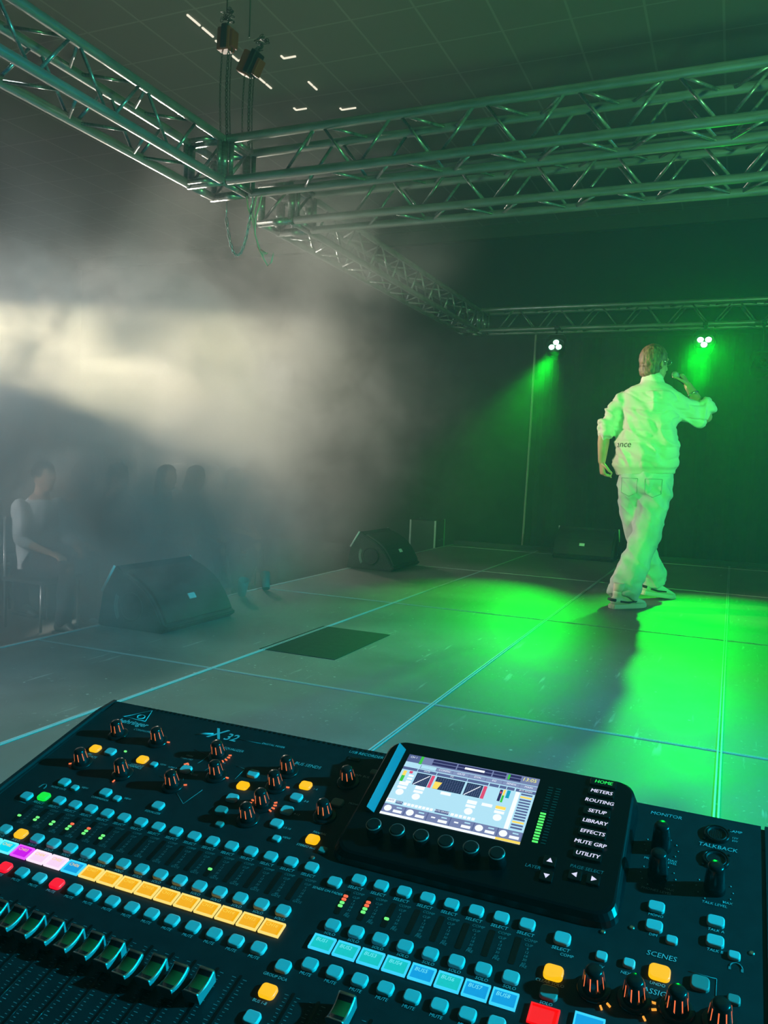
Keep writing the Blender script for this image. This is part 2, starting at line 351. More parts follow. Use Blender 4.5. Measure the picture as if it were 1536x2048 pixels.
def ceiling_material():
    m = mat('suspended_ceiling_tiles', (0.3, 0.3, 0.28), 0.9); nt = m.node_tree; N = nt.nodes; L = nt.links; b = N['Principled BSDF']
    g = N.new('ShaderNodeNewGeometry'); sp = N.new('ShaderNodeSeparateXYZ'); L.new(g.outputs['Position'], sp.inputs[0]); fac = None
    for ax, off, wd in (('X', 0.32, 0.035), ('Y', 0.10, 0.030)):
        a = N.new('ShaderNodeMath'); a.operation = 'ADD'; a.inputs[1].default_value = off + 12; L.new(sp.outputs[ax], a.inputs[0])
        d = N.new('ShaderNodeMath'); d.operation = 'DIVIDE'; d.inputs[1].default_value = 0.6; L.new(a.outputs[0], d.inputs[0])
        f = N.new('ShaderNodeMath'); f.operation = 'FRACT'; L.new(d.outputs[0], f.inputs[0])
        l = N.new('ShaderNodeMath'); l.operation = 'LESS_THAN'; l.inputs[1].default_value = wd; L.new(f.outputs[0], l.inputs[0])
        if fac is None: fac = l
        else:
            mxm = N.new('ShaderNodeMath'); mxm.operation = 'MAXIMUM'; L.new(fac.outputs[0], mxm.inputs[0]); L.new(l.outputs[0], mxm.inputs[1]); fac = mxm
    mx = N.new('ShaderNodeMix'); mx.data_type = 'RGBA'; mx.inputs['A'].default_value = (0.27, 0.26, 0.24, 1); mx.inputs['B'].default_value = (0.38, 0.37, 0.34, 1)
    L.new(fac.outputs[0], mx.inputs['Factor']); L.new(mx.outputs['Result'], b.inputs['Base Color']); return m
M['ceiling'] = ceiling_material()
bm = B(); box(bm, (-3.25, 4.4, CEIL + 0.05), (18.5, 17.2, 0.1)); struct('ceiling', bm, 'ceiling')

# small glints on the tiled ceiling, put in as glowing strips
K = CEIL - CAMZ
glint_list = [(-1.1956, 1.5862, 0.42, 0.0, 'longest ceiling slot lamp, nearest the left truss'), (-1.2000, 1.6720, 0.16, 0.0, 'short ceiling slot lamp just above the second chain hoist'), (-1.2030, 1.7404, 0.12, 0.10, 'ceiling slot lamp showing between the two chain hoists'), (-1.2018, 1.8788, 0.26, 0.0, 'ceiling slot lamp just right of the second chain hoist'), (-1.0868, 1.7745, 0.06, 0.13, 'L-shaped ceiling slot lamp in the middle of the far ones'), (-1.0877, 1.9313, 0.20, 0.0, 'ceiling slot lamp third along the middle line of lamps'), (-1.2036, 2.0415, 0.06, 0.13, 'ceiling slot lamp above the corner of the first cross truss'), (-1.0783, 2.0821, 0.05, 0.17, 'rightmost ceiling slot lamp above the first cross truss')]
for a, b_, ly, lx, lab in glint_list:
    bm = B(); x, y = a * K, b_ * K
    box(bm, (x, y - ly * 0.22, CEIL - 0.006), (0.016, ly * 0.44, 0.012)); box(bm, (x, y + ly * 0.28, CEIL - 0.006), (0.016, ly * 0.4, 0.012))
    if lx: box(bm, (x + lx / 2, y + ly * 0.45, CEIL - 0.006), (lx, 0.014, 0.012))
    o = obj('ceiling_slot_lamp', bm, 'e_glint'); o.location = (x, y, CEIL - 0.006)
    for v in o.data.vertices: v.co -= Vector((x, y, CEIL - 0.006))
    tag(o, lab, 'ceiling lamp', 'slot lamps in the tiled ceiling')  # glowing strips standing in for ceiling glints, not lamps

# ================================================================== lighting trusses
TZ, TC, CR = 2.66, 0.12, 0.025
TLX, YA, YB, YF = -3.01, 4.22, 5.02, 9.45
cyl_cache = {}
def unit_cyl(r, m, seg=10):
    if (r, m) not in cyl_cache:
        b = B(); tube(b, [(0, 0, 0), (0, 0, 1)], r, seg); me = bpy.data.meshes.new('bar'); b.to_mesh(me); b.free(); me.materials.append(M[m]); cyl_cache[(r, m)] = me
    return cyl_cache[(r, m)]
def bar(name, p, q, r, m, parent, org):
    p, q = Vector(p), Vector(q); o = bpy.data.objects.new(name, unit_cyl(r, m)); d = q - p
    o.location = p - org; o.rotation_euler = d.to_track_quat('Z', 'Y').to_euler(); o.scale = (1, 1, d.length); return link(o, parent)
def truss(label, a, b, phase, bay=0.47):
    """A square box truss between a and b (centre line): four chords and zig-zag braces on its four faces."""
    a, b = Vector(a), Vector(b); ax = (b - a).normalized(); L = (b - a).length; side = Vector((-ax.y, ax.x, 0)); up = Vector((0, 0, 1))
    t = thing('lighting_truss', label, 'truss', a - up * (TC + CR), 0, 'aluminium box trusses over the stage'); org = Vector(t.location)
    P = lambda s, sx, sz: a + ax * s + side * (sx * TC) + up * (sz * TC)
    for sx in (-1, 1):
        for sz in (-1, 1): bar('chord', P(0, sx, sz), P(L, sx, sz), CR, 'alu', t, org)
    faces = [((-1, 1), (-1, -1)), ((1, 1), (1, -1)), ((-1, -1), (1, -1)), ((-1, 1), (1, 1))]
    g = 0.022
    for k, (c0, c1) in enumerate(faces):
        s = phase
        while s - bay / 2 < L:
            for d in (-1, 1):
                s0, s1 = s + d * g, s + d * (bay / 2 - g)
                if 0.01 <= min(s0, s1) and max(s0, s1) <= L - 0.01:
                    bar('brace', P(s0, *c0), P(s1, *c1), 0.0085, 'alu', t, org)
            s += bay
    for s in (0.02, L - 0.02):                      # end frames
        for c0, c1 in faces: bar('end_bar', P(s, *c0), P(s, *c1), 0.014, 'alu', t, org)
    return t
def corner(label, x, y):
    t = thing('truss_corner', label, 'truss corner', (x, y, TZ - TC - CR), 0, 'truss corner blocks'); org = Vector(t.location); h = TC
    for sx in (-1, 1):
        for sy in (-1, 1): bar('post', (x + sx * h, y + sy * h, TZ - h), (x + sx * h, y + sy * h, TZ + h), CR, 'alu', t, org)
    for sz in (-1, 1):
        for s in (-1, 1):
            bar('rail', (x - h - 0.02, y + s * h, TZ + sz * h), (x + h + 0.02, y + s * h, TZ + sz * h), CR, 'alu', t, org)
            bar('rail', (x + s * h, y - h - 0.02, TZ + sz * h), (x + s * h, y + h + 0.02, TZ + sz * h), CR, 'alu', t, org)
    for s in (-1, 1):
        bar('brace', (x + s * h, y - h, TZ - h), (x + s * h, y + h, TZ + h), 0.0085, 'alu', t, org); bar('brace', (x - h, y + s * h, TZ - h), (x + h, y + s * h, TZ + h), 0.0085, 'alu', t, org)
    return t
HC = TC + 0.03
truss('silver box truss running from upper left along the stage edge to the first corner', (TLX, -0.4, TZ), (TLX, YA - HC, TZ), 0.49 + 0.001)
corner('truss corner under the chain hoists, nearer of the two in the haze', TLX, YA)
truss('upper cross truss spanning the stage from the first corner to the right edge', (TLX + HC, YA, TZ), (2.3, YA, TZ), 0.60)
corner('truss corner half lost in haze, start of the lower cross truss', TLX, YB)
truss('second cross truss directly behind the first, with a cable laid inside', (TLX + HC, YB, TZ), (2.3, YB, TZ), 0.66)
truss('receding truss in haze between the second corner and the far corner', (TLX, YB + HC, TZ), (TLX, YF - HC, TZ), 0.30)
corner('farthest truss corner, above the black backdrop', TLX, YF)
truss('far cross truss above the performer carrying the green lamps', (TLX + HC, YF, TZ), (2.3, YF, TZ), 0.42)
# black cables lying in the cross trusses
bm = B(); tube(bm, [(-0.9 + 0.12 * i, YB - 0.02 + 0.05 * sin(i * 0.7), TZ - 0.06 - 0.055 * sin(min(i, 14) / 14 * pi) + (0.012 * max(0, i - 12))) for i in range(27)], 0.008, 8)
o = obj('power_cable', bm, 'black'); tag(o, 'black cable sagging through the second cross truss', 'cable')
# a short steel truss leg strut is out of frame: the rig hangs from hoists
def hoist(label, x, y, z, tilt, bottom):
    t = thing('chain_hoist', label, 'chain hoist', (x, y, z), 0, 'chain hoists above the first truss corner'); hs = 0.72; t.scale = (hs, hs, hs)
    R = Matrix.Rotation(tilt, 3, 'Y')
    bm = B(); bevel_box(bm, (0, 0, 0.08), (0.125, 0.11, 0.19), 0.015, 2, R); obj('motor_housing', bm, 'hoist_red', t)
    bm = B(); bevel_box(bm, R @ Vector((0.01, 0, 0.09)), (0.055, 0.135, 0.20), 0.01, 2, R); obj('gear_cover', bm, 'black_metal', t)
    bm = B(); bevel_box(bm, R @ Vector((0.075, 0.0, 0.075)), (0.035, 0.09, 0.14), 0.008, 2, R); obj('control_box', bm, 'hoist_red', t)
    bm = B(); tube(bm, [R @ Vector((0.0, 0, 0.17)), R @ Vector((0, 0, 0.21)), R @ Vector((0.022, 0, 0.235)), R @ Vector((0.0, 0, 0.262)), R @ Vector((-0.02, 0, 0.245))], 0.008, 8, side=Vector((0, 1, 0))); obj('top_hook', bm, 'chain_dark', t)
    bm = B(); rnd = random.Random(int(x * 100))
    for i in range(26):                             # slack chain heaped over the hook
        c = R @ Vector((rnd.uniform(-0.05, 0.05), rnd.uniform(-0.04, 0.04), 0.20 + rnd.uniform(0, 0.12))); rot = Matrix.Rotation(rnd.uniform(0, 6), 3, 'X') @ Matrix.Rotation(rnd.uniform(0, 6), 3, 'Z')
        tube(bm, [c + rot @ Vector((0.011 * cos(a), 0.019 * sin(a), 0)) for a in [2 * pi * q / 8 for q in range(8)]], 0.0035, 5, closed=True)
    obj('slack_chain', bm, 'chain_dark', t)
    bm = B(); tube(bm, [(0, 0, 0.30), (0, 0, (CEIL - z) / hs)], 0.006, 8); obj('suspension_wire', bm, 'chain_dark', t)
    for dx, r in ((-0.035, 0.007), (0.03, 0.011), (0.062, 0.006)):
        bm = B(); n = int((z - bottom) / 0.03 / hs)
        for i in range(n):
            zz = -0.03 * i - 0.01; ax = Vector((1, 0, 0)) if i % 2 else Vector((0, 1, 0))
            tube(bm, [Vector((dx + 0.012 * sin(zz * 5), 0, zz)) + ax * (r * cos(a)) + Vector((0, 0, 0.019 * sin(a))) for a in [2 * pi * q / 8 for q in range(8)]], r * 0.42, 5, closed=True)
        obj('load_chain', bm, 'chain_dark', t)
hoist('dark orange chain hoist hanging left, with slack chain heaped on top', -3.02, 4.27, 3.40, radians(2), TZ + TC)
hoist('second chain hoist, tilted, hanging just right of the first', -2.90, 4.34, 3.27, radians(28), TZ + TC)
# chain loop and frayed tape hanging from the corner
cx, cyy = TLX, YA + 0.12
bm = B(); loop = [Vector((cx - 0.02 + 0.20 * t, cyy, TZ - 0.19 - 0.30 * (1 - abs(2 * t - 0.9) ** 2.2))) for t in [i / 22 for i in range(23)]]
for i in range(22):
    c = (loop[i] + loop[i + 1]) / 2; d = (loop[i + 1] - loop[i]).normalized(); ax = (Vector((0, 1, 0)) if i % 2 else d.cross(Vector((0, 1, 0))))
    L2 = (loop[i + 1] - loop[i]).length * 0.62
    tube(bm, [c + d * (L2 * cos(a)) + ax * (0.0085 * sin(a)) for a in [2 * pi * q / 8 for q in range(8)]], 0.0038, 5, closed=True)
tube(bm, [loop[0], loop[0] + Vector((0.0, 0, 0.10))], 0.004, 6); tube(bm, [loop[-1], loop[-1] + Vector((0.0, 0, 0.10))], 0.004, 6)
o = obj('safety_chain', bm, 'chrome'); tag(o, 'bright safety chain hanging in a loop below the first truss corner', 'chain')
bm = B(); q = Vector((cx + 0.12, cyy, TZ - 0.15))
for pts in ([(0, 0, 0.04), (0.02, 0, -0.06), (0.055, 0, -0.14), (0.07, 0, -0.2)], [(0.12, 0, 0.03), (0.10, 0, -0.05), (0.075, 0, -0.13), (0.075, 0, -0.22), (0.11, 0, -0.31), (0.15, 0, -0.36)], [(0.08, 0, 0.02), (0.06, 0, -0.08), (0.072, 0, -0.19)], [(0.10, 0, -0.30), (0.14, 0, -0.37), (0.175, 0, -0.42), (0.20, 0, -0.40), (0.215, 0, -0.34)], [(0.12, 0, -0.32), (0.16, 0, -0.345), (0.175, 0, -0.34)]):
    tube(bm, [q + Vector(p) for p in pts], [0.006] * (len(pts) - 1) + [0.002], 6)
o = obj('tie_cord', bm, mat('pale_tie_cord', (0.75, 0.6, 0.5), 0.7)); tag(o, 'frayed pale tie cord dangling beside the safety chain', 'cord')

# ================================================================== LED par lamps under the far truss
def par(label, loc, lit, yaw, roll):
    t = thing('par_lamp', label, 'stage lamp', loc, 0, 'par lamps hung from the far truss')
    aim = Matrix.Rotation(yaw, 3, 'Z') @ Matrix.Rotation(radians(-32), 3, 'X')
    m4 = aim.to_4x4() @ Matrix.Rotation(radians(90), 4, 'X')
    bm = B(); lathe(bm, [(0.05, -0.13), (0.085, -0.10), (0.10, -0.02), (0.105, 0.05), (0.098, 0.055), (0.094, 0.03)], 24, 0, m4); obj('housing', bm, 'black_metal', t)
    yk = B(); h = TZ - TC - CR - loc[2]
    tube(yk, [aim @ Vector((-0.115, 0, 0)), Vector((-0.115, 0, 0.10)), Vector((-0.08, 0, 0.15)), Vector((0.08, 0, 0.15)), Vector((0.115, 0, 0.10)), aim @ Vector((0.115, 0, 0))], [(0.016, 0.006)] * 6, 8, side=Vector((0, 1, 0))); obj('yoke', yk, 'black_metal', t)
    bm = B(); tube(bm, [(0, 0, 0.15), (0, 0.0, h - 0.01)], 0.012, 8); box(bm, (0, 0.0, h - 0.004), (0.05, 0.05, 0.03)); tube(bm, [(0, 0, h + 0.012), (0, 0.30, h + 0.012)], 0.012, 8); obj('clamp', bm, 'black_metal', t)
    for k in range(3):
        a = roll + k * 2 * pi / 3
        bm = B(); lathe(bm, [(0.030, 0.0), (0.033, 0.012), (0.026, 0.022), (0.010, 0.026)], 16, 0, m4 @ Matrix.Translation((0.045 * cos(a), 0.045 * sin(a), 0.032)))
        obj('lens', bm, 'e_lens' if lit else 'gloss', t)
    return t
par('lit green par lamp over the bare stage, left of the performer', PAR_B, True, 0, radians(90))
par('lit green par lamp right beside the performer\'s head', PAR_A, True, 0, radians(-90))
par('unlit par lamp at the right edge of the picture', (0.19, 9.15, 2.06), False, radians(25), radians(90))

# ================================================================== drape, lit curtain edge, dark deck patch, case at the back
bm = B(); n = 150; z0, z1 = -0.5, TZ - TC - 0.03
for k in (0, 1):
    pass
fr = []; bk = []
for i in range(n + 1):
    x = -2.26 + 5.2 * i / n; y = 9.86 + 0.014 * sin(x * 16) + 0.006 * sin(x * 37 + 1)
    fr.append((x, y)); bk.append((x, y + 0.012))
out = fr + bk[::-1]
prism(bm, out, z0, z1, lambda a, b_, t: Vector((a, b_, t))); fix(bm)
o = obj('backdrop_curtain', bm, 'fabric_black', smooth=False); tag(o, 'black backdrop curtain hanging behind the performer', 'curtain')
bm = B(); tube(bm, [(-2.38, 9.62, HALL), (-2.30, 9.62, 0.0), (-2.27, 9.60, 1.36), (-2.255, 9.58, TZ - TC - 0.02)], 0.014, 8)  # pale rod standing in for the lit left edge of the curtain
o = obj('curtain_pole', bm, mat('pale_pole', (0.35, 0.36, 0.28), 0.5)); tag(o, 'thin pale leaning pole at the left edge of the black curtain', 'pole')
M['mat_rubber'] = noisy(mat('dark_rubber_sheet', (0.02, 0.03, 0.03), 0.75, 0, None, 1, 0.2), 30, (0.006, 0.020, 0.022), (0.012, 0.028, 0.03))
bm = B(); bevel_box(bm, (-1.765 - 0.09 + 0.04, 3.58, 0.0012), (0.40, 0.65, 0.0022), 0.0008, 1)  # thin dark slab laid on the deck as a dark patch of unknown cause
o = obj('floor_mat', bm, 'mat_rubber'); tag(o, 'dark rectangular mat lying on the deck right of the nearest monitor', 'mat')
t = thing('flight_case', 'small dark flight case in the haze behind the second monitor', 'case', (-3.3, 9.0, HALL), 0.1)
bm = B(); bevel_box(bm, (0, 0, 0.39), (0.30, 0.45, 0.78), 0.01); obj('body', bm, 'black', t)
bm = B()
for sx in (-1, 1):
    for sy in (-1, 1): box(bm, (sx * 0.148, sy * 0.223, 0.39), (0.02, 0.02, 0.78))
obj('edge_profile', bm, 'alu_dull', t)
bm = B()
for z in (0.25, 0.55): tube(bm, [(0.155, -0.06, z), (0.175, -0.05, z), (0.175, 0.05, z), (0.155, 0.06, z)], 0.008, 6)
obj('handle', bm, 'black_metal', t)

# ================================================================== stage monitors (wedges)
def monitor(label, loc, rotz):
    """Local frame: grille faces +X, width along +Y, footprint from x=-0.46 to 0."""
    t = thing('stage_monitor', label, 'stage monitor', loc, rotz, 'floor wedge monitors'); Wd = 0.62
    face = []
    for k in range(9):                              # slightly bulging grille line
        s = k / 8; face.append((-0.03 - 0.26 * s + 0.028 * sin(s * pi), 0.055 + 0.245 * s + 0.030 * sin(s * pi)))
    poly = [(-0.46, 0.0), (-0.05, 0.0), (-0.012, 0.03)] + [(x - 0.012, z - 0.010) for x, z in face] + [(-0.345, 0.325), (-0.43, 0.18)]
    bm = B(); prism(bm, poly, 0.0, Wd, lambda a, b_, y: Vector((a, y, b_))); fix(bm)
    bmesh.ops.bevel(bm, geom=[e for e in bm.edges if e.calc_face_angle(0) > 0.9], offset=0.008, segments=2, affect='EDGES'); obj('cabinet', bm, 'speaker', t)
    gp = face + [(x - 0.016, z - 0.014) for x, z in face[::-1]]
    bm = B(); prism(bm, gp, 0.025, Wd - 0.025, lambda a, b_, y: Vector((a, y, b_))); fix(bm); obj('grille', bm, 'grille', t)
    lx, lz = (face[2][0] * 0.6 + face[3][0] * 0.4), (face[2][1] * 0.6 + face[3][1] * 0.4); d = Vector((face[3][0] - face[2][0], 0, face[3][1] - face[2][1])).normalized()
    R = Matrix((( 0, d.x, d.z), (1, 0, 0), (0, d.z, -d.x))).transposed(); R = Matrix(((0, d.x, d.z), (1, 0, 0), (0, d.z, -d.x)))
    bm = B(); bevel_box(bm, Vector((lx, Wd * 0.47, lz)) + Vector((d.z, 0, -d.x)) * 0.006, (0.055, 0.032, 0.008), 0.002, 1, R); o = obj('name_plate', bm, 'white_label', t); o['label'] = 'small white name plate'
    for s in (0, 1):
        y = -0.004 if s == 0 else Wd + 0.004
        bm = B(); tube(bm, [(-0.428, y, 0.185), (-0.348, y, 0.320)], 0.007, 6); o = obj('edge_strip', bm, 'white_label', t)  # white strip painted in where the cabinet's rear edge catches light
        bm = B(); c = Vector((-0.235, y, 0.12))
        lathe(bm, [(0.075, 0.0), (0.075, 0.006), (0.066, 0.006), (0.060, -0.012)], 20, 0, Matrix.Translation(c) @ Matrix.Rotation(radians(90 if s == 0 else -90), 4, 'X')); obj('handle_cup', bm, 'black', t)
        bm = B()
        for r in (0.09, 0.10, 0.11): tube(bm, [c + Vector((r * cos(a) * 0.8 - 0.02, 0, r * sin(a))) for a in [radians(150 + 10 * q) for q in range(8)]], 0.0022, 5)
        obj('side_rib', bm, 'alu_dull', t)
    bm = B()
    for x in (-0.4, -0.1):
        for y in (0.06, Wd - 0.06): lathe(bm, [(0.018, -0.001), (0.018, 0.004)], 10, 0, Matrix.Translation((x, y, 0)))
    obj('rubber_foot', bm, 'rubber', t)
    return t
m0 = monitor('nearest wedge monitor at the left stage edge, half veiled by haze', (-2.54, 3.25, 0.001), 0)
dup(m0, (-2.56, 6.25, 0.001), 0, 'second wedge monitor along the stage edge, grille lit green')
dup(m0, (-1.70, 8.43, 0.001), radians(-90), 'far wedge monitor facing the camera, left of the performer\'s legs')

# ================================================================== mixing console
PT = 0.0255                                          # channel pitch
TH = math.atan2(0.29948795, 0.95406712)              # tilt of the control panel
PO = Vector((-31.31692887 * PT, 29.46968746 * PT, CAMZ - 17.03794419 * PT))
BASEZ = 0.285
con = thing('mixing_console', 'large black digital mixing console with lit keys in front of the stage', 'mixing console', (-0.39, 0.70, BASEZ))
CO = Vector(con.location); RT = Matrix.Rotation(TH, 3, 'X')
def PL(u, v, h=0.0): return PO - CO + RT @ Vector((u * PT, -v * PT, h * PT))
PM = Matrix.Translation(PO - CO) @ RT.to_4x4() @ Matrix.Diagonal((PT, PT, PT, 1))      # panel units (u, -v, h) -> console
ROT = (TH, 0, 0)
def cpart(name, bm, mats, smooth=False, parent=None):
    bm.transform(PM); return obj(name, bm, mats, parent or con, smooth=smooth)
def proto(name, bm, mats):
    bm.transform(Matrix.Diagonal((PT, PT, PT, 1))); me = bpy.data.meshes.new(name); bm.normal_update(); bm.to_mesh(me); bm.free()
    for m in mats: me.materials.append(M[m])
    return me
def put(name, me, u, v, h=0.0, parent=None): return obj(name, me, None, parent or con, PL(u, v, h), ROT)
UL, UR, VB, VF = -1.45, 33.25, -8.2, 12.6
# body: side outline extruded across; cheeks at both ends
yb, zb = (PL(0, VB) + CO).yz; yf, zf = (PL(0, VF) + CO).yz
out = [(yb, zb), (yb + 0.006, zb - 0.01), (yb + 0.006, BASEZ + 0.012), (yb - 0.01, BASEZ), (yf + 0.02, BASEZ), (yf - 0.012, BASEZ + 0.03), (yf - 0.012, zf - 0.02), (yf, zf)]
def slab(x0, x1, out, m, name):
    bm = B(); prism(bm, out, x0, x1, lambda a, b_, x: Vector((x, a, b_)) - CO); fix(bm); return obj(name, bm, m, con)
slab(PO.x + UL * PT, PO.x + UR * PT, out, 'panel', 'body')
def chk_(dz): return [(yb + 0.008, zb + dz * 0.2), (yb + 0.008, BASEZ), (yf - 0.014, BASEZ), (yf - 0.018, zf - 0.02), (yf - 0.01, zf + dz), (yb - 0.03, zb - 0.03 * math.tan(TH) + dz)]
for s, u, chk in ((-1, UL, chk_(0.004)), (1, UR, chk_(0.0))):
    x = PO.x + u * PT; bm = B()
    prism(bm, chk, min(x, x + s * 0.014), max(x, x + s * 0.014), lambda a, b_, xx: Vector((xx, a, b_)) - CO); fix(bm)
    bmesh.ops.bevel(bm, geom=bm.edges[:], offset=0.004, segments=2, affect='EDGES'); obj('side_cheek', bm, 'black', con)
bm = B()
for i in range(64): box(bm, (UL + 2.2 + i * 0.3, -VB - 0.10, 0.0), (0.12, 0.13, 0.05))
cpart('vent_row', bm, 'gloss')

# ---- keys
bm = B(); pad(bm, 0.60, 0.50, 0.14, 0.15, 0.05); KEY = proto('key', bm, ['button'])
keys = {}; AT = {}
def key(name, u, v, m='button', w=0.60, d=0.50, h=0.14):
    k = (m, w, d)
    if k not in keys:
        bm = B(); pad(bm, w, d, h, min(w, d) * 0.30, 0.05); keys[k] = proto('key', bm, [m])
    o = put(name, keys[k], u, v); AT[(name, round(u, 2))] = o
    if m.startswith('e_'): o['label'] = {'e_yellow': 'key lit yellow', 'e_green': 'key lit green', 'e_red': 'key lit red'}.get(m, 'lit key')
    return o
VS, VO, VT, VM = 0.0, 2.405, 3.284, 4.261
BU = [18.195 + k for k in range(8)]
for k in range(1, 17):
    key('select_key', k, VS, 'e_green' if k == 1 else 'button'); key('solo_key', k, VO, 'e_yellow' if k == 2 else 'button'); key('mute_key', k, VM, 'e_red' if k in (3, 6) else 'button')
for u in BU:
    key('select_key', u, VS); key('solo_key', u, VO); key('mute_key', u, VM)
for u, v in ((0.71, -3.97), (3.90, -3.95), (10.22, -3.73), (13.20, -4.67), (15.26, -1.50)): key('function_key', u, v, 'e_yellow')
for u, v in ((1.73, -3.98), (6.65, -3.96), (1.17, -1.2), (3.84, -1.2), (7.05, -1.2), (0.1, 0.25), (10.22, -4.67), (10.22, -2.78), (13.19, -3.75), (13.2, -2.82), (13.19, -1.89)): key('function_key', u, v)
for u, v in ((10.2, -1.86), (15.25, -4.0)): key('function_key', u, v, 'button_dim')
key('function_key', 16.02, -6.55, 'button_dim', 0.42, 0.36)
for u, v in ((4.75, -3.80), (2.03, -1.03), (4.71, -1.03), (13.67, -1.05)): key('view_key', u, v, 'button', 0.40, 0.34, 0.12)
for u, v in ((10.66, -1.05), (15.99, -1.06)): key('view_key', u, v, 'button_dim', 0.40, 0.34, 0.12)
key('layer_key', 17.29, 0.43); key('layer_key', 17.29, 4.66); key('layer_key', 17.30, 5.74, 'e_yellow', 0.64, 0.54); key('layer_key', 17.30, 6.82)
key('layer_key', 0.02, 3.15, 'e_green')
key('select_key', 26.55, 0.21, 'button', 0.62, 0.54); key('clear_solo_key', 26.55, 1.73, 'e_yellow', 0.68, 0.60); key('solo_key', 26.57, 2.57, 'button_dim', 0.62, 0.54); key('mute_key', 26.57, 4.6)
for u, v in ((29.59, -2.36), (29.60, -1.43), (31.68, -2.35), (31.69, -1.43)): key('monitor_key', u, v, 'button', 0.62, 0.50)
key('undo_key', 29.98, 0.54, 'e_yellow', 0.72, 0.62); key('scene_key', 31.29, 0.53, 'button_dim', 0.62, 0.58)
for u, v in ((30.25, -1.0), (32.33, -1.01)): key('view_key', u, v, 'button', 0.42, 0.36, 0.12)
key('view_key', 32.35, 0.82, 'button_dim', 0.42, 0.36, 0.12)
for u, v in ((28.0, 0.5), (28.95, 0.49)): key('scene_key', u, v, 'button', 0.42, 0.38, 0.12)

# ---- scribble strips (small lit displays)
def strip(u, m_in, m_rim, w=0.90, d=0.64, label=None, v=VT):
    k = ('strip', m_in, m_rim, w, d)
    if k not in keys:
        bm = B(); rw, h = 0.05, 0.10
        o_ = [(-w / 2, -d / 2), (w / 2, -d / 2), (w / 2, d / 2), (-w / 2, d / 2)]; i_ = [(x * (1 - 2 * rw / w), y * (1 - 2 * rw / d)) for x, y in o_]
        lv = [[bm.verts.new((x, y, z)) for x, y in pts] for pts, z in ((o_, 0), (o_, h), (i_, h), (i_, h * 0.45))]
        for a in range(3):
            for q in range(4): bm.faces.new((lv[a][q], lv[a][(q + 1) % 4], lv[a + 1][(q + 1) % 4], lv[a + 1][q])).material_index = 1
        bm.faces.new(lv[3]).material_index = 0; keys[k] = proto('strip', bm, [m_in, m_rim])
    o = put('scribble_strip', keys[k], u, v); AT[('scribble_strip', round(u, 2))] = o
    if label: o['label'] = label
    return o
cols = {1: ('e_cyan', 'e_cyanrim', 'cyan'), 2: ('e_cyan', 'e_cyanrim', 'cyan'), 3: ('e_magenta', 'e_magrim', 'magenta'), 4: ('e_pink', 'e_pinkrim', 'pale pink'), 5: ('e_pink', 'e_pinkrim', 'pale pink'), 6: ('e_blue', 'e_bluerim', 'blue')}
for k in range(1, 17):
    a = cols.get(k, ('e_yellow_strip', 'e_yellow_rim', 'yellow')); strip(k, a[0], a[1], label=a[2] + ' lit name display')
for i, u in enumerate(BU): strip(u, 'e_bluegreen' if i in (0, 1, 2, 3, 5) else 'e_blue', 'e_bluerim', label='blue lit name display')
strip(26.58, 'e_redpure', 'e_redpure', 0.98, 0.74, 'red lit name display', 3.47); strip(28.03, 'e_blue', 'e_bluerim', 0.98, 0.74, 'blue lit name display', 3.32)

# ---- rotary encoders with lit rings
def knob_mesh(h, r0, r1, reflections, collar, smooth_cap=True):
    bm = B()
    if collar: lathe(bm, [(collar, 0.0), (collar, 0.06), (collar * 0.93, 0.10), (r0 * 1.02, 0.11)], 24, 0)
    lathe(bm, [(r0, 0.0), (r0 * 0.98, h * 0.25), (r1 * 1.02, h * 0.92), (r1 * 0.85, h), (r1 * 0.3, h * 1.01)], 24, 0)
    for k in range(reflections):
        a = 2 * pi * (k + 0.5) / reflections; c = Vector((cos(a), sin(a), 0)); t = Vector((-sin(a), cos(a), 0)); w = 0.021
        z0, z1 = h * 0.28, h * 0.86; ra = r0 + (r1 - r0) * 0.28 + 0.012; rb = r0 + (r1 - r0) * 0.86 + 0.014
        lo = [c * ra - t * w + Vector((0, 0, z0)), c * ra + t * w + Vector((0, 0, z0))]; hi = [c * rb + t * w + Vector((0, 0, z1)), c * rb - t * w + Vector((0, 0, z1))]
        f = bm.faces.new([bm.verts.new(q) for q in lo + hi]); f.material_index = 1
    return bm
ENC = proto('encoder', knob_mesh(0.86, 0.38, 0.27, 8, 0.56), ['knob', 'e_slit'])
ENCB = proto('encoder', knob_mesh(0.92, 0.40, 0.30, 9, 0.58), ['knob', 'e_orange'])  # ring orange also serves the painted reflections on these knobs
POT = proto('pot', knob_mesh(1.20, 0.40, 0.31, 0, 0), ['knob'])
def ring(angs, r=0.62, m='e_orange'):
    bm = B()
    for a in angs:
        q = radians(a); box(bm, (r * cos(q), r * sin(q), 0.05), (0.16, 0.062, 0.05), Matrix.Rotation(q, 3, 'Z'))
    return bm
encs = [(1.0, -5.45, []), (3.65, -5.55, [8]), (0.88, -2.78, [205]), (3.63, -2.68, [268]), (7.62, -5.45, [-35, -18, 0, 17]), (8.48, -4.02, [0]), (6.80, -2.68, [22]), (11.80, -5.40, []), (11.80, -4.20, [8]), (11.88, -2.82, [30, 12, -6, -24, 222, 204, 186, 168]), (11.75, -1.75, []), (15.06, -5.55, []), (15.06, -3.05, [])]
for u, v, a in encs:
    e = put('encoder', ENC, u, v)
    if a:
        bm = ring(a); bm.transform(Matrix.Diagonal((PT, PT, PT, 1))); o = obj('led_ring', bm, 'e_orange', e)
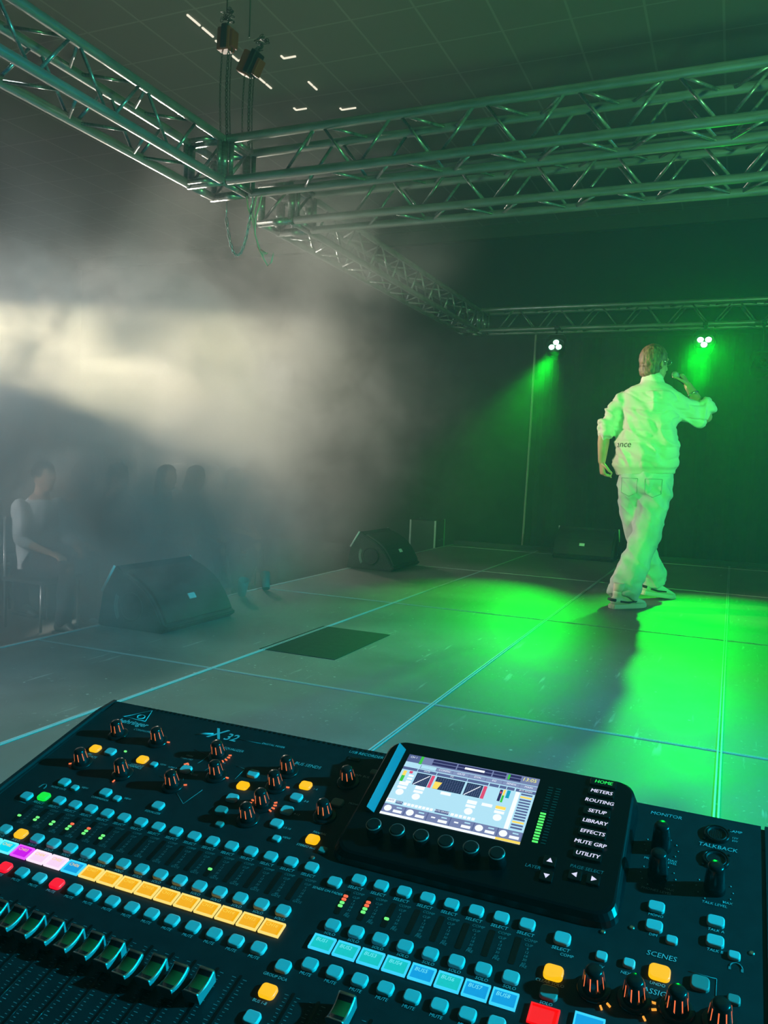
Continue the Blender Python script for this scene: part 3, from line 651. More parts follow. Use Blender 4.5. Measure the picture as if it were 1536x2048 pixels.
for u, v, a in ((27.96, 1.88, [-40, -62]), (29.29, 1.84, [-58]), (30.64, 1.78, [200, 180]), (31.96, 1.80, [])):
    e = put('encoder', ENCB, u, v)
    if a:
        bm = ring(a, 0.74, 'e_orange'); bm.transform(Matrix.Diagonal((PT, PT, PT, 1))); obj('led_ring', bm, mat('led_ring_amber', (0.02, 0.02, 0.02), 0.4, 0, rgb(255, 170, 60), 1.0), e)
    bm = B(); box(bm, (0.0, -0.335, 0.45), (0.12, 0.02, 0.42), Matrix.Rotation(radians(-8), 3, 'X')); bm.transform(Matrix.Diagonal((PT, PT, PT, 1))); obj('colour_bar', bm, mat('knob_blue_bar', (0.02, 0.02, 0.05), 0.4, 0, rgb(20, 60, 170), 0.7), e)
for u, v in ((29.47, -5.62), (29.49, -4.02), (31.58, -3.98)):
    o = put('level_knob', POT, u, v)
    bm = B()
    for k in range(11):
        q = radians(-60 + 30 * k - 0); 
        if k < 11: ball(bm, (0.66 * cos(q), 0.66 * sin(q), 0.02), (0.035, 0.035, 0.02), 1)
    bm.transform(Matrix.Diagonal((PT, PT, PT, 1))); obj('scale_dots', bm, 'print', o)
# ---- sockets
for k, (u, v) in enumerate(((31.55, -7.10), (31.57, -5.60))):
    bm = B(); lathe(bm, [(0.52, 0.0), (0.52, 0.10), (0.46, 0.14), (0.42, 0.10), (0.38, -0.05), (0.30, -0.06)], 28)
    for q in (40, 220): ball(bm, (0.62 * cos(radians(q)), 0.62 * sin(radians(q)), 0.03), (0.07, 0.07, 0.04), 2)
    bm.transform(Matrix.Diagonal((PT, PT, PT, 1))); s = obj('socket', bm, 'gloss', con, PL(u, v), ROT, smooth=False)
    bm = B(); lathe(bm, [(0.44, 0.02), (0.40, 0.11), (0.36, 0.115), (0.33, 0.04)], 28)
    if k: 
        for q in (90, 210, 330): ball(bm, (0.17 * cos(radians(q)), 0.17 * sin(radians(q)), 0.02), (0.05, 0.05, 0.03), 2)
    else:
        for q in range(-3, 4): box(bm, (q * 0.08, 0, 0.04), (0.025, 0.5 - abs(q) * 0.08, 0.03))
    bm.transform(Matrix.Diagonal((PT, PT, PT, 1))); obj('socket_ring', bm, 'black_metal', s)
bm = B(); box(bm, (14.58, 7.30, 0.03), (0.62, 0.30, 0.06)); cpart('usb_port', bm, 'black_metal')
bm = B(); box(bm, (14.58, 7.30, 0.062), (0.46, 0.12, 0.01)); cpart('usb_slot', bm, 'gloss')
for u, v in ((27.88, -0.61), (28.85, -1.14), (15.75, -0.55), (32.9, -1.35)):
    bm = B(); lathe(bm, [(0.10, 0.0), (0.10, 0.03), (0.06, 0.05)], 12); bm.transform(Matrix.Diagonal((PT, PT, PT, 1))); obj('screw', bm, 'chrome', con, PL(u, v), ROT)

# ---- meters of the channels: dark slot, lit dots, printed scale
LIT = {1: 'g', 2: 'gg', 3: 'gg', 4: 'ggr', 5: 'ggr', 6: 'gg', 12: 'g', 'b0': 'ggrr', 'b1': 'ggrr', 'b2': 'g'}
LEDG = None
def leds(u, pat):
    for i, c in enumerate(pat):
        k = ('led', c)
        if k not in keys:
            bm = B(); pad(bm, 0.20, 0.12, 0.05, 0.05, 0.02); keys[k] = proto('led', bm, ['e_led_g' if c == 'g' else 'e_led_r'])
        o = put('meter_led', keys[k], u - 0.16, 1.42 - 0.17 * i); o['label'] = 'green lit meter dot' if c == 'g' else 'orange-red lit meter dot'
for k in range(1, 17):
    if k in LIT: leds(k, LIT[k])
for i, u in enumerate(BU):
    if 'b%d' % i in LIT: leds(u, LIT['b%d' % i])
bm = B(); pad(bm, 0.24, 1.22, 0.012, 0.06, 0.005); SLOTM = proto('meter_window', bm, ['gloss'])
for u in list(range(1, 17)) + BU: AT[('meter_window', round(u, 2))] = put('meter_window', SLOTM, u - 0.16, 1.22)
bm = B(); pad(bm, 0.17, 0.11, 0.05, 0.05, 0.02); o = put('signal_led', proto('led', bm, ['e_led_g']), 2.46, -4.30); o['label'] = 'green lit dot'
bm = B(); 
for a, b_ in (((6.28, -4.28), (6.42, -4.42)), ((6.42, -4.42), (6.52, -4.34))): tube(bm, [(a[0], -a[1], 0.03), (b_[0], -b_[1], 0.03)], 0.045, 6)
o = cpart('mode_led', bm, 'e_orange')

# ---- faders
def fader_cap():
    bm = B(); n = 13; w = 0.33; Lh = 0.54
    prof = []
    for i in range(n):
        s = -1 + 2 * i / (n - 1); prof.append((s * Lh, 0.50 + 0.14 * s * s))
    lo = [(-Lh * 0.94, 0.12), (Lh * 0.94, 0.12)]
    A, Bv = [], []
    for x in (-w, w):
        for y, z in prof: pass
    vt = {}
    for j, x in enumerate((-w, -w * 0.80, w * 0.80, w)):
        for i, (y, z) in enumerate(prof): vt[(j, i)] = bm.verts.new((x, y, z - (0.05 if j in (0, 3) else 0)))
    for i in range(n - 1):
        for j in range(3):
            f = bm.faces.new((vt[(j, i)], vt[(j + 1, i)], vt[(j + 1, i + 1)], vt[(j, i + 1)])); f.smooth = True
            edge = i < 1 or i >= n - 2; f.material_index = 1 if (j != 1 or edge) else (2 if abs(i - (n - 2) / 2) < 3.2 else 3)
    bl = [bm.verts.new((x, y, 0.12)) for x, y in ((-w, -Lh * 0.92), (w, -Lh * 0.92), (w, Lh * 0.92), (-w, Lh * 0.92))]
    bm.faces.new([bl[0]] + [vt[(0, i)] for i in range(n)] + [bl[3]]); bm.faces.new([bl[1], bl[2]] + [vt[(3, i)] for i in range(n - 1, -1, -1)])
    bm.faces.new([bl[0], bl[1]] + [vt[(j, 0)] for j in (3, 2, 1, 0)]); bm.faces.new([bl[3]] + [vt[(j, n - 1)] for j in (0, 1, 2, 3)] + [bl[2]]); bm.faces.new(bl)
    box(bm, (0, 0, 0.06), (0.07, 0.28, 0.24)); fix(bm); return bm
CAP = proto('cap', fader_cap(), ['cap_side', 'chrome', 'e_fader', 'gloss'])
bm = B(); pad(bm, 0.12, 4.6, 0.012, 0.05, 0.004); SLT = proto('slot', bm, ['gloss'])
bm = B()
for i in range(30):
    L_ = 0.16 if i % 4 == 0 else 0.10
    for s in (-1, 1): box(bm, (s * (0.15 + L_ / 2), 2.15 - i * 0.148, 0.006), (L_, 0.022, 0.008))
SCL = proto('scale', bm, ['print_dim'])
capv = {k: 6.62 for k in range(1, 16)}; capv.update({12: 6.82, 13: 6.68, 14: 6.72, 15: 6.56, 1: 6.62, 16: 9.4})
for k in range(1, 17):
    put('fader_slot', SLT, k, 7.75); put('fader_scale', SCL, k, 7.75); put('fader_cap', CAP, k + (0.0 if k < 11 else 0.0), capv[k])
for i, u in enumerate(BU + [26.57]):
    put('fader_slot', SLT, u, 7.75); put('fader_scale', SCL, u, 7.75); put('fader_cap', CAP, u + (0.06 if i == 2 else 0), 5.80 if i == 2 else 9.3)

# ---- lettering: legends of the keys, scales of the meters, headings, badges
LEG = []                                             # (part, string, u, v, size, material, parent key)
def legend(kind, s, u, v, size, m='print', at=None, h=0.022): LEG.append((kind, s, u, v, size, m, at, h))
UALL = list(range(1, 17)) + BU
for u in UALL + [26.55]:
    last = u == 26.55
    legend('key_legend', 'SELECT', u + 0.02, 0.64 if last else 0.40, 0.20, 'print', ('select_key', u))
    if not last: legend('key_legend', 'SOLO', u + 0.04, 2.77, 0.18, 'print', ('solo_key', u))
    legend('key_legend', 'MUTE', u, 4.98 if last else 4.64, 0.18, 'print', ('mute_key', 26.57 if last else u))
for s, u, v, sz in (('CONFIG/PREAMP', 2.35, -6.13, 0.22), ('GATE', 1.03, -3.37, 0.22), ('DYNAMICS', 3.74, -3.36, 0.22), ('EQUALIZER', 8.08, -6.14, 0.24), ('BUS SENDS', 12.52, -6.12, 0.30), ('USB RECORDER', 15.0, -7.78, 0.27), ('MAIN BUS', 15.45, -6.17, 0.20), ('MONITOR', 29.48, -7.68, 0.28), ('LAMP', 32.27, -7.50, 0.20), ('12V', 32.25, -7.10, 0.15), ('5W', 32.25, -6.92, 0.15), ('TALKBACK', 31.61, -6.35, 0.30), ('SCENES', 29.97, -0.21, 0.30), ('ASSIGN', 30.0, 1.34, 0.30), ('DIGITAL MIXER', 9.95, -7.08, 0.2), ('MONITOR LEVEL', 29.5, -4.86, 0.17), ('PHONES LEVEL', 29.5, -3.22, 0.17), ('TALK LEVEL', 31.6, -3.22, 0.17), ('MAX', 29.95, -5.0, 0.17), ('MAX', 29.95, -3.42, 0.17), ('MAX', 32.05, -3.42, 0.17), ('HIGH', 6.1, -5.0, 0.17), ('HIGH MID', 6.1, -4.75, 0.17), ('LOW MID', 5.95, -3.9, 0.17), ('LOW', 5.95, -3.65, 0.17), ('VIEW', 14.05, -1.25, 0.17), ('COMP', 26.83, 0.85, 0.17)): legend('printed_heading', s, u, v, sz)
for s, u, v, at in (('SENDS ON FADER', 17.2, 0.90, ('layer_key', 17.29)), ('GROUP DCA', 17.2, 5.10, None), ('BUS 1-8', 17.2, 6.17, ('layer_key', 17.30)), ('CLEAR SOLO', 26.5, 2.14, ('clear_solo_key', 26.55)), ('SOLO', 26.55, 2.96, ('solo_key', 26.57)), ('MONO', 29.6, -1.98, ('monitor_key', 29.59)), ('DIM', 29.6, -1.05, ('monitor_key', 29.60)), ('TALK A', 31.7, -1.97, ('monitor_key', 31.68)), ('TALK B', 31.7, -1.04, ('monitor_key', 31.69)), ('PREV', 27.96, 0.92, ('scene_key', 28.0)), ('NEXT', 28.93, 0.90, ('scene_key', 28.95)), ('UNDO', 29.95, 1.0, ('undo_key', 29.98)), ('1-4', 13.75, -4.60, ('function_key', 13.2)), ('5-8', 13.75, -3.68, None), ('9-12', 13.75, -2.75, None), ('13-16', 13.78, -1.80, None), ('STEREO BUS', 15.15, -1.06, ('function_key', 15.26)), ('MONO', 16.0, -4.2, ('function_key', 15.25)), ('LOW CUT', 3.9, -3.50, ('function_key', 3.9)), ('48V', 0.71, -3.52, ('function_key', 0.71)), ('COMPRESSOR', 3.84, -0.78, ('function_key', 3.84)), ('EQUALIZER', 7.05, -0.78, ('function_key', 7.05)), ('NOISE GATE', 1.17, -0.78, ('function_key', 1.17)), ('MODE', 7.25, -3.75, ('function_key', 6.65)), ('VIEW', 5.2, -3.95, ('view_key', 4.75)), ('VIEW', 2.5, -1.2, ('view_key', 2.03)), ('VIEW', 5.2, -1.2, ('view_key', 4.71)), ('PAN/BAL', 15.35, -1.98, None)): legend('key_legend' if at else 'printed_heading', s, u, v, 0.17, 'print', at)
for k, u in enumerate(UALL): legend('strip_legend', ('CH%02d' % (k + 1)) if k < 16 else 'BUS%d' % (k - 15), u - 0.08, VT - 0.13, 0.22, 'l_yellow' if k < 16 else 'l_blue', ('scribble_strip', u), 0.060)
M['l_yellow'] = emi('strip_letters_yellow', 255, 218, 80, 0.95); M['l_blue'] = emi('strip_letters_blue', 120, 240, 255, 0.95)
SCALES = {'GATE': None, 'PRE': None}
TM = text_meshes([(l[1], l[4], 'CENTER') for l in LEG] + [('COMP', 0.17, 'CENTER'), ('GATE', 0.16, 'CENTER'), ('PRE', 0.16, 'CENTER')] + [(q, 0.15, 'CENTER') for q in ('CLIP', '6', '12', '18', '30', '60')] + [('behringer', 0.52, 'CENTER'), ('32', 0.82, 'CENTER'), ('X', 1.25, 'CENTER')])
SC = Matrix.Diagonal((PT, PT, PT, 1)); words = {}
for kind, s, u, v, size, m, at, h in LEG:
    key_ = (s, size, m)
    if key_ not in words:
        bm = B(); put_text(bm, TM[(s, size, 'CENTER')], Matrix.Identity(4)); words[key_] = proto('legend', bm, [m])
    par_ = AT[(at[0], round(at[1], 2))] if at else None
    o = obj(kind, words[key_], None, par_ or con, (0, 0, 0), (0, 0, 0) if par_ else ROT)
    if par_: o.location = RT.inverted() @ (PL(u, v, h) - Vector(par_.location))
    else: o.location = PL(u, v, h)
for s in SCALES:                                     # printed scale beside each meter, one shared mesh per kind
    bm = B(); put_text(bm, TM[('COMP', 0.17, 'CENTER')], Matrix.Translation((0.28, -0.64, 0.022)))
    for i, q in enumerate(('CLIP', '6', '12', '18', '30', '60')): put_text(bm, TM[(q, 0.15, 'CENTER')], Matrix.Translation((0.26, -(0.86 + 0.165 * i), 0.022)))
    put_text(bm, TM[(s, 0.16, 'CENTER')], Matrix.Translation((0.28, -1.80, 0.022))); bm.transform(Matrix.Translation((0.16, 1.22, 0))); SCALES[s] = proto('meter_scale', bm, ['print_dim'])
for k, u in enumerate(UALL): obj('meter_scale', SCALES['GATE' if k < 16 else 'PRE'], None, AT[('meter_window', round(u, 2))])
def bold(bm, s, size, u, v):
    for du, dv, dh in ((0, 0, 0), (0.02, 0, 0.001), (0, 0.02, 0.002), (0.02, 0.02, 0.003)): put_text(bm, TM[(s, size, 'CENTER')], Matrix.Translation((u + du, -v - dv, 0.022 + dh)))
bm = B(); bold(bm, 'behringer', 0.52, 1.05, -6.62)  # maker's badge: name under a triangle with an ear-like curl
tube(bm, [Vector((0.05, 6.95, 0.015)), Vector((1.65, 6.95, 0.015)), Vector((1.35, 7.95, 0.015))], 0.03, 6, closed=True)
c = Vector((1.08, 7.25, 0.015))
tube(bm, [c + Vector((0.30 * cos(a) * (1 - 0.18 * i), 0.20 * sin(a) * (1 - 0.18 * i), 0)) for i, a in [(k / 8, radians(-130 + 28 * k)) for k in range(14)]], 0.035, 6)
cpart('maker_badge', bm, 'print')
bm = B(); bold(bm, '32', 0.82, 7.35, -7.03); bold(bm, 'X', 1.25, 6.38, -7.10); tube(bm, [(5.25, 6.72, 0.012), (5.75, 6.92, 0.012), (6.2, 7.05, 0.012)], [0.03, 0.07, 0.05], 6)
cpart('model_badge', bm, 'print')
bm = B()                                            # printed signal-flow lines
def pl(*pts):
    for a, b_ in zip(pts, pts[1:]): tube(bm, [(a[0], -a[1], 0.006), (b_[0], -b_[1], 0.006)], 0.016, 4)
pl((6.0, -5.55), (7.05, -5.35), (7.0, -4.9), (6.9, -4.6)); pl((7.6, -4.2), (7.9, -5.0), (8.3, -5.05)); pl((9.0, -5.0), (9.55, -4.95), (9.5, -4.1)); pl((5.6, -3.15), (6.5, -2.95)); pl((7.3, -2.3), (8.1, -1.75), (8.4, -2.9)); pl((6.9, -3.4), (7.2, -2.9)); pl((-0.35, 0.62), (0.40, 0.62)); pl((30.9, 0.12), (31.8, 0.12), (31.8, 1.0)); pl((7.75, -7.02), (9.2, -7.06))
tube(bm, [(0.28 + 0.16 * cos(radians(a)), 0.62 + 0.2 * sin(radians(a)), 0.01) for a in range(0, 181, 30)], 0.025, 5)      # headphone sign
tube(bm, [(32.4 + 0.2 * cos(radians(a)), 0.55 + 0.2 * sin(radians(a)), 0.01) for a in range(0, 181, 30)], 0.03, 5)
for x in (0.12, 0.44, 32.2, 32.6): box(bm, (x, 0.60 if x < 1 else 0.5, 0.01), (0.08, 0.16, 0.01))
cpart('printed_line', bm, 'print_dim')

# ================================================================== display pod of the console
fb, ff = (-7.9, 1.2), (-1.0, 0.42)                   # (v, h) of the face's back and front edge
kf = math.atan2(fb[1] - ff[1], ff[0] - fb[0])
pu0, pu1 = 16.62, 28.15
top = [(pu0, fb), (pu1, fb), (pu1, ff), (pu0, ff)]
bm = B()
def pod_ring(e, hh, dv0, dv1):
    pts = []
    for x, y in rrect(pu1 - pu0 + 2 * e, (ff[0] - fb[0]) + dv0 + dv1, 0.75, 6):
        u = (pu0 + pu1) / 2 + x; v = (fb[0] + ff[0]) / 2 + (dv1 - dv0) / 2 - y; s = (v - fb[0]) / (ff[0] - fb[0]); h = fb[1] + (ff[1] - fb[1]) * s
        pts.append((u, -v, h if hh is None else hh * h))
    return [bm.verts.new(q) for q in pts]
rings = [pod_ring(0.22, 0.0, 0.12, 0.30), pod_ring(0.16, 0.55, 0.08, 0.22), pod_ring(0.03, 0.93, 0.02, 0.05), pod_ring(-0.06, None, -0.06, -0.06), pod_ring(-0.48, None, -0.75, -0.20)]
# recessed glass field
for a, b_ in zip(rings, rings[1:]):
    for k in range(len(a)): f = bm.faces.new((a[k], a[(k + 1) % len(a)], b_[(k + 1) % len(a)], b_[k])); f.smooth = False
bm.faces.new(rings[-1]); pod = cpart('display_pod', bm, 'pod')
FM = Matrix.Translation((0, -ff[0], ff[1])) @ Matrix.Rotation(kf, 4, 'X') if False else None
def FA(u, w, h=0.0):
    """Point on the pod face: u across, w = distance along v from the face's front edge (negative towards the back)."""
    v = ff[0] + w; s = (v - fb[0]) / (ff[0] - fb[0]); hh = fb[1] + (ff[1] - fb[1]) * s
    return Vector((u, -v, hh)) + Vector((0, -sin(kf), cos(kf))) * h
# face rises to the back: rotate about u so that its normal leans towards the user
FROT = Matrix.Rotation(kf, 4, 'X')
def fpart(name, bm, mats, parent=None): return cpart(name, bm, mats, parent=parent)
def fbox(bm, u, w, su, sw, h0, h1, mi=0): 
    c = FA(u, w, (h0 + h1) / 2); box(bm, c, (su, sw, h1 - h0), Matrix.Rotation(kf, 3, 'X'), mi)
# raised left rib that catches the side light, and the screen surround
bm = B()
P4 = [FA(17.12, -6.45, 0.0), FA(17.25, -2.25, 0.0), FA(17.12, -2.25, 0.22), FA(17.0, -6.45, 0.22), FA(17.75, -6.45, 0.01), FA(17.78, -2.25, 0.01)]
vs = [bm.verts.new(q) for q in (FA(17.10, -6.45, -0.02), FA(17.10, -2.25, -0.02), FA(17.18, -2.25, 0.28), FA(17.12, -6.45, 0.28), FA(17.46, -6.35, 0.005), FA(17.50, -2.25, 0.005))]
for q in ((0, 3, 2, 1), (3, 4, 5, 2), (0, 4, 3), (1, 2, 5), (0, 1, 5, 4)): bm.faces.new([vs[i] for i in q])
fix(bm); fpart('screen_rib', bm, mat('satin_grey_plastic', (0.14, 0.20, 0.26), 0.4))
SX0, SX1, SW0, SW1 = 17.76, 24.10, -6.08, -2.27
scr_cols = ['pale', 'slate', 'slate2', 'tab', 'dark', 'grid', 'white', 'yellow', 'green', 'red', 'teal']
bm = B()
def R4(s0, t0, s1, t1, c, lay=1):
    h = 0.02 + 0.004 * lay; q = [FA(SX0 + (SX1 - SX0) * s, SW0 + (SW1 - SW0) * t, h) for s, t in ((s0, t1), (s1, t1), (s1, t0), (s0, t0))]
    bm.faces.new([bm.verts.new(x) for x in q]).material_index = scr_cols.index(c)
R4(0, 0, 1, 1, 'pale', 0); R4(0, 0, 1, 0.125, 'slate'); R4(0, 0, 0.115, 0.125, 'slate2', 2); R4(0.10, 0, 0.122, 0.135, 'green', 3)
for s0, s1 in ((0.20, 0.385), (0.395, 0.655)):
    R4(s0, 0.015, s1, 0.055, 'dark', 2); R4(s0, 0.065, s1, 0.105, 'dark', 2)
for s0, s1 in ((0.665, 0.76), (0.775, 0.87)):
    R4(s0, 0.015, s1, 0.055, 'dark', 2); R4(s0, 0.065, s1, 0.105, 'dark', 2)
R4(0.775, 0.02, 0.79, 0.10, 'green', 3); R4(0.45, 0.04, 0.60, 0.075, 'white', 3)
R4(0.125, 0.135, 1, 0.20, 'slate', 1)
for i in range(7): R4(0.13 + i * 0.125, 0.14, 0.13 + i * 0.125 + 0.118, 0.195, 'pale' if i == 0 else 'tab', 2)
for s0, s1 in ((0.0, 0.115), (0.12, 0.265), (0.27, 0.50), (0.505, 0.66), (0.668, 0.735), (0.742, 0.79), (0.796, 0.85)): R4(s0, 0.215, s1, 0.26, 'slate2', 1)
R4(0.02, 0.28, 0.045, 0.36, 'yellow', 1); R4(0.02, 0.36, 0.045, 0.46, 'green', 1); R4(0.065, 0.27, 0.09, 0.31, 'red', 1)
for t in (0.33, 0.38, 0.43): R4(0.07, t, 0.11, t + 0.03, 'white', 1)
R4(0.125, 0.275, 0.235, 0.475, 'grid', 1); R4(0.24, 0.275, 0.265, 0.475, 'red', 1)
for i in range(1, 8): R4(0.125 + i * 0.0138, 0.275, 0.1262 + i * 0.0138, 0.475, 'slate', 2); R4(0.125, 0.275 + i * 0.025, 0.235, 0.2775 + i * 0.025, 'slate', 2)
R4(0.28, 0.275, 0.495, 0.475, 'grid', 1)
for i in range(1, 12): R4(0.28 + i * 0.018, 0.275, 0.2812 + i * 0.018, 0.475, 'slate', 2)
for i in range(1, 8): R4(0.28, 0.275 + i * 0.025, 0.495, 0.277 + i * 0.025, 'slate', 2)
q = [FA(SX0 + (SX1 - SX0) * s, SW0 + (SW1 - SW0) * t, 0.034) for s, t in ((0.28, 0.475), (0.318, 0.475), (0.335, 0.36), (0.28, 0.36))]; bm.faces.new([bm.verts.new(x) for x in q]).material_index = scr_cols.index('yellow')
R4(0.51, 0.275, 0.63, 0.475, 'grid', 1); R4(0.635, 0.275, 0.66, 0.475, 'red', 1)
for i in range(1, 8): R4(0.51 + i * 0.015, 0.275, 0.5115 + i * 0.015, 0.475, 'slate', 2); R4(0.51, 0.275 + i * 0.025, 0.63, 0.2775 + i * 0.025, 'slate', 2)
for s0, n in ((0.13, 0), (0.515, 0)):               # the dynamics curves
    q = [FA(SX0 + (SX1 - SX0) * s, SW0 + (SW1 - SW0) * t, 0.036) for s, t in ((s0, 0.47), (s0 + 0.006, 0.475), (s0 + 0.10, 0.30), (s0 + 0.094, 0.295))]; bm.faces.new([bm.verts.new(x) for x in q]).material_index = scr_cols.index('white')
R4(0.755, 0.28, 0.775, 0.46, 'dark', 1); R4(0.76, 0.31, 0.77, 0.34, 'red', 2); R4(0.78, 0.27, 0.795, 0.36, 'yellow', 1); R4(0.78, 0.36, 0.795, 0.47, 'green', 1); R4(0.805, 0.27, 0.83, 0.39, 'teal', 1)
def dial(s, t, r=0.03):
    c = [(s + r * cos(2 * pi * k / 16), t + r * 1.66 * sin(2 * pi * k / 16)) for k in range(16)]
    bm.faces.new([bm.verts.new(FA(SX0 + (SX1 - SX0) * a, SW0 + (SW1 - SW0) * b_, 0.03)) for a, b_ in c[::-1]]).material_index = scr_cols.index('white')
for s, t in ((0.065, 0.63), (0.195, 0.65), (0.595, 0.70), (0.80, 0.70)): dial(s, t); R4(s - 0.035, t - 0.17, s + 0.035, t - 0.115, 'white', 1); R4(s - 0.035, t - 0.10, s + 0.035, t - 0.06, 'white', 1)
for s, t in ((0.39, 0.49), (0.70, 0.53)): R4(s - 0.035, t, s + 0.04, t + 0.045, 'white', 1)
R4(0.765, 0.53, 0.835, 0.575, 'yellow', 2)
R4(0.86, 0.215, 1, 0.26, 'slate2', 1); R4(0.865, 0.265, 0.895, 0.83, 'white', 1)
for i in range(13): R4(0.905, 0.275 + i * 0.042, 0.985, 0.30 + i * 0.042, 'yellow' if i in (1, 10) else 'slate2', 1)
R4(0, 0.75, 0.068, 0.81, 'white', 1); R4(0.075, 0.765, 0.125, 0.81, 'slate2', 1); R4(0.37, 0.765, 0.47, 0.815, 'slate2', 1)
for i in range(8): R4(0.135 + i * 0.028, 0.77, 0.157 + i * 0.028, 0.81, 'white', 1)
for i in range(6): R4(0.485 + i * 0.03, 0.775, 0.508 + i * 0.03, 0.815, 'white', 1)
R4(0, 0.835, 1, 0.965, 'slate2', 1); R4(0, 0.965, 0.833, 1, 'white', 1); R4(0.833, 0.965, 1, 1, 'yellow', 2)
for i in range(6):
    s = i / 6; R4(s + 0.004, 0.84, s + 0.162, 0.962, 'slate', 2)
    if i in (0, 1, 4, 5): dial(s + 0.04, 0.90, 0.028)
    else: R4(s + 0.03, 0.885, s + 0.06, 0.905, 'white', 3)
    R4(s + 0.085, 0.905, s + 0.15, 0.945, 'white', 3); R4(s + 0.10, 0.86, s + 0.14, 0.878, 'pale', 3)
screen = fpart('screen', bm, ['s_' + c for c in scr_cols])
st = [('13:05', 0.93, 0.055, 0.30), ('CONFIG', 0.314, 0.168, 0.15), ('GATE', 0.44, 0.168, 0.15), ('DYN', 0.565, 0.168, 0.15), ('EQ', 0.69, 0.168, 0.15), ('SENDS', 0.815, 0.168, 0.15), ('MAIN', 0.94, 0.168, 0.15), ('SAFE', 0.034, 0.78, 0.15), ('CH 1', 0.045, 0.045, 0.16), ('GATE', 0.19, 0.237, 0.12), ('EQ', 0.385, 0.237, 0.12), ('BUS SENDS', 0.93, 0.237, 0.12), ('MUTE GROUPS', 0.42, 0.79, 0.11), ('DCA', 0.10, 0.787, 0.12)]
TM2 = text_meshes([(a, d, 'CENTER') for a, b_, c, d in st])
def face_mt(u, w, h): return Matrix.Translation(FA(u, w, h)) @ FROT
for nm, sel, m in (('screen_legend', lambda a: a not in ('13:05', 'SAFE'), 's_white'), ('screen_clock', lambda a: a == '13:05', 's_clock'), ('screen_legend', lambda a: a == 'SAFE', 's_slate2')):
    for a, s, t, d in st:
        if not sel(a): continue
        bm = B(); put_text(bm, TM2[(a, d, 'CENTER')], face_mt(SX0 + (SX1 - SX0) * s, SW0 + (SW1 - SW0) * t, 0.045)); cpart(nm, bm, m, parent=screen)
# pod encoders, meters, menu keys, arrows
PE = None
for i in range(6):
    u = 18.03 + i * 1.088
    bm = B(); lathe(bm, [(0.36, 0.0), (0.33, 0.50), (0.31, 0.58), (0.26, 0.62)], 22, 0); 
    bm.transform(face_mt(u, -1.16, 0)); kn = cpart('display_encoder', bm, 'knob')
    bm = B(); lathe(bm, [(0.335, 0.545), (0.335, 0.565), (0.32, 0.585), (0.305, 0.585), (0.30, 0.57)], 22, 0); bm.transform(face_mt(u, -1.16, 0)); cpart('knob_rim', bm, 'steel', parent=kn)
for i in range(11):
    bm = B(); fbox(bm, 24.66, -2.61 - i * 0.155, 0.24, 0.075, 0.0, 0.03); o = fpart('meter_led', bm, 'e_meter'); o['label'] = 'green lit bar of the main meter'
for col, n0, n in ((24.66, 11, 10), (25.0, 0, 21)):
    bm = B()
    for i in range(n0, n0 + n): fbox(bm, col, -2.61 - i * 0.155, 0.20, 0.06, 0.0, 0.02)
    o = fpart('unlit_meter', bm, mat('unlit_led', (0.03, 0.06, 0.05), 0.4)); o['label'] = 'unlit meter column'
menu = ['HOME', 'METERS', 'ROUTING', 'SETUP', 'LIBRARY', 'EFFECTS', 'MUTE GRP', 'UTILITY']
TM3 = text_meshes([(s, 0.27, 'CENTER') for s in menu] + [('LAYER', 0.22, 'CENTER'), ('PAGE SELECT', 0.22, 'CENTER')])
for i, s in enumerate(menu):
    w = -6.52 + i * 0.579
    bm = B(); pad(bm, 1.14, 0.44, 0.10, 0.08, 0.03); bm.transform(face_mt(26.82, w, 0)); kk = cpart('menu_key', bm, 'gloss')
    bm = B(); put_text(bm, TM3[(s, 0.27, 'CENTER')], face_mt(26.82, w, 0.105)); put_text(bm, TM3[(s, 0.27, 'CENTER')], face_mt(26.835, w, 0.107)); o = cpart('key_legend', bm, 'e_greentext' if i == 0 else 'e_white', parent=kk); o['label'] = s + (' lit green' if i == 0 else ' lit white')
for u, w, a in ((25.46, -1.77, 90), (25.48, -1.05, 270), (26.53, -1.40, 180), (27.23, -1.39, 0)):
    bm = B(); pad(bm, 0.52, 0.50, 0.10, 0.06, 0.03); bm.transform(face_mt(u, w, 0)); kk = cpart('arrow_key', bm, 'gloss')
    bm = B(); vs = [bm.verts.new((0.14 * cos(radians(a + d)), 0.14 * sin(radians(a + d)), 0.108)) for d in (0, 120, 240)]; bm.faces.new(vs); bm.transform(face_mt(u, w, 0)); cpart('arrow_sign', bm, 'e_white', parent=kk)
for s, u, w in (('LAYER', 24.85, -1.38), ('PAGE SELECT', 26.9, -1.84)):
    bm = B(); put_text(bm, TM3[(s, 0.22, 'CENTER')], face_mt(u, w, 0.012)); cpart('printed_heading', bm, 'print_dim')

# the console stands on a low black flight case on the deck
t = thing('flight_case', 'low black flight case under the mixing console', 'case', (-0.39, 0.70, 0.0))
bm = B(); bevel_box(bm, (0, 0, 0.1425), (0.86, 0.50, 0.283), 0.006); obj('body', bm, 'black', t)
bm = B()
for sx in (-1, 1):
    for sy in (-1, 1): box(bm, (sx * 0.424, sy * 0.244, 0.1425), (0.018, 0.018, 0.28))
obj('edge_profile', bm, 'alu_dull', t)

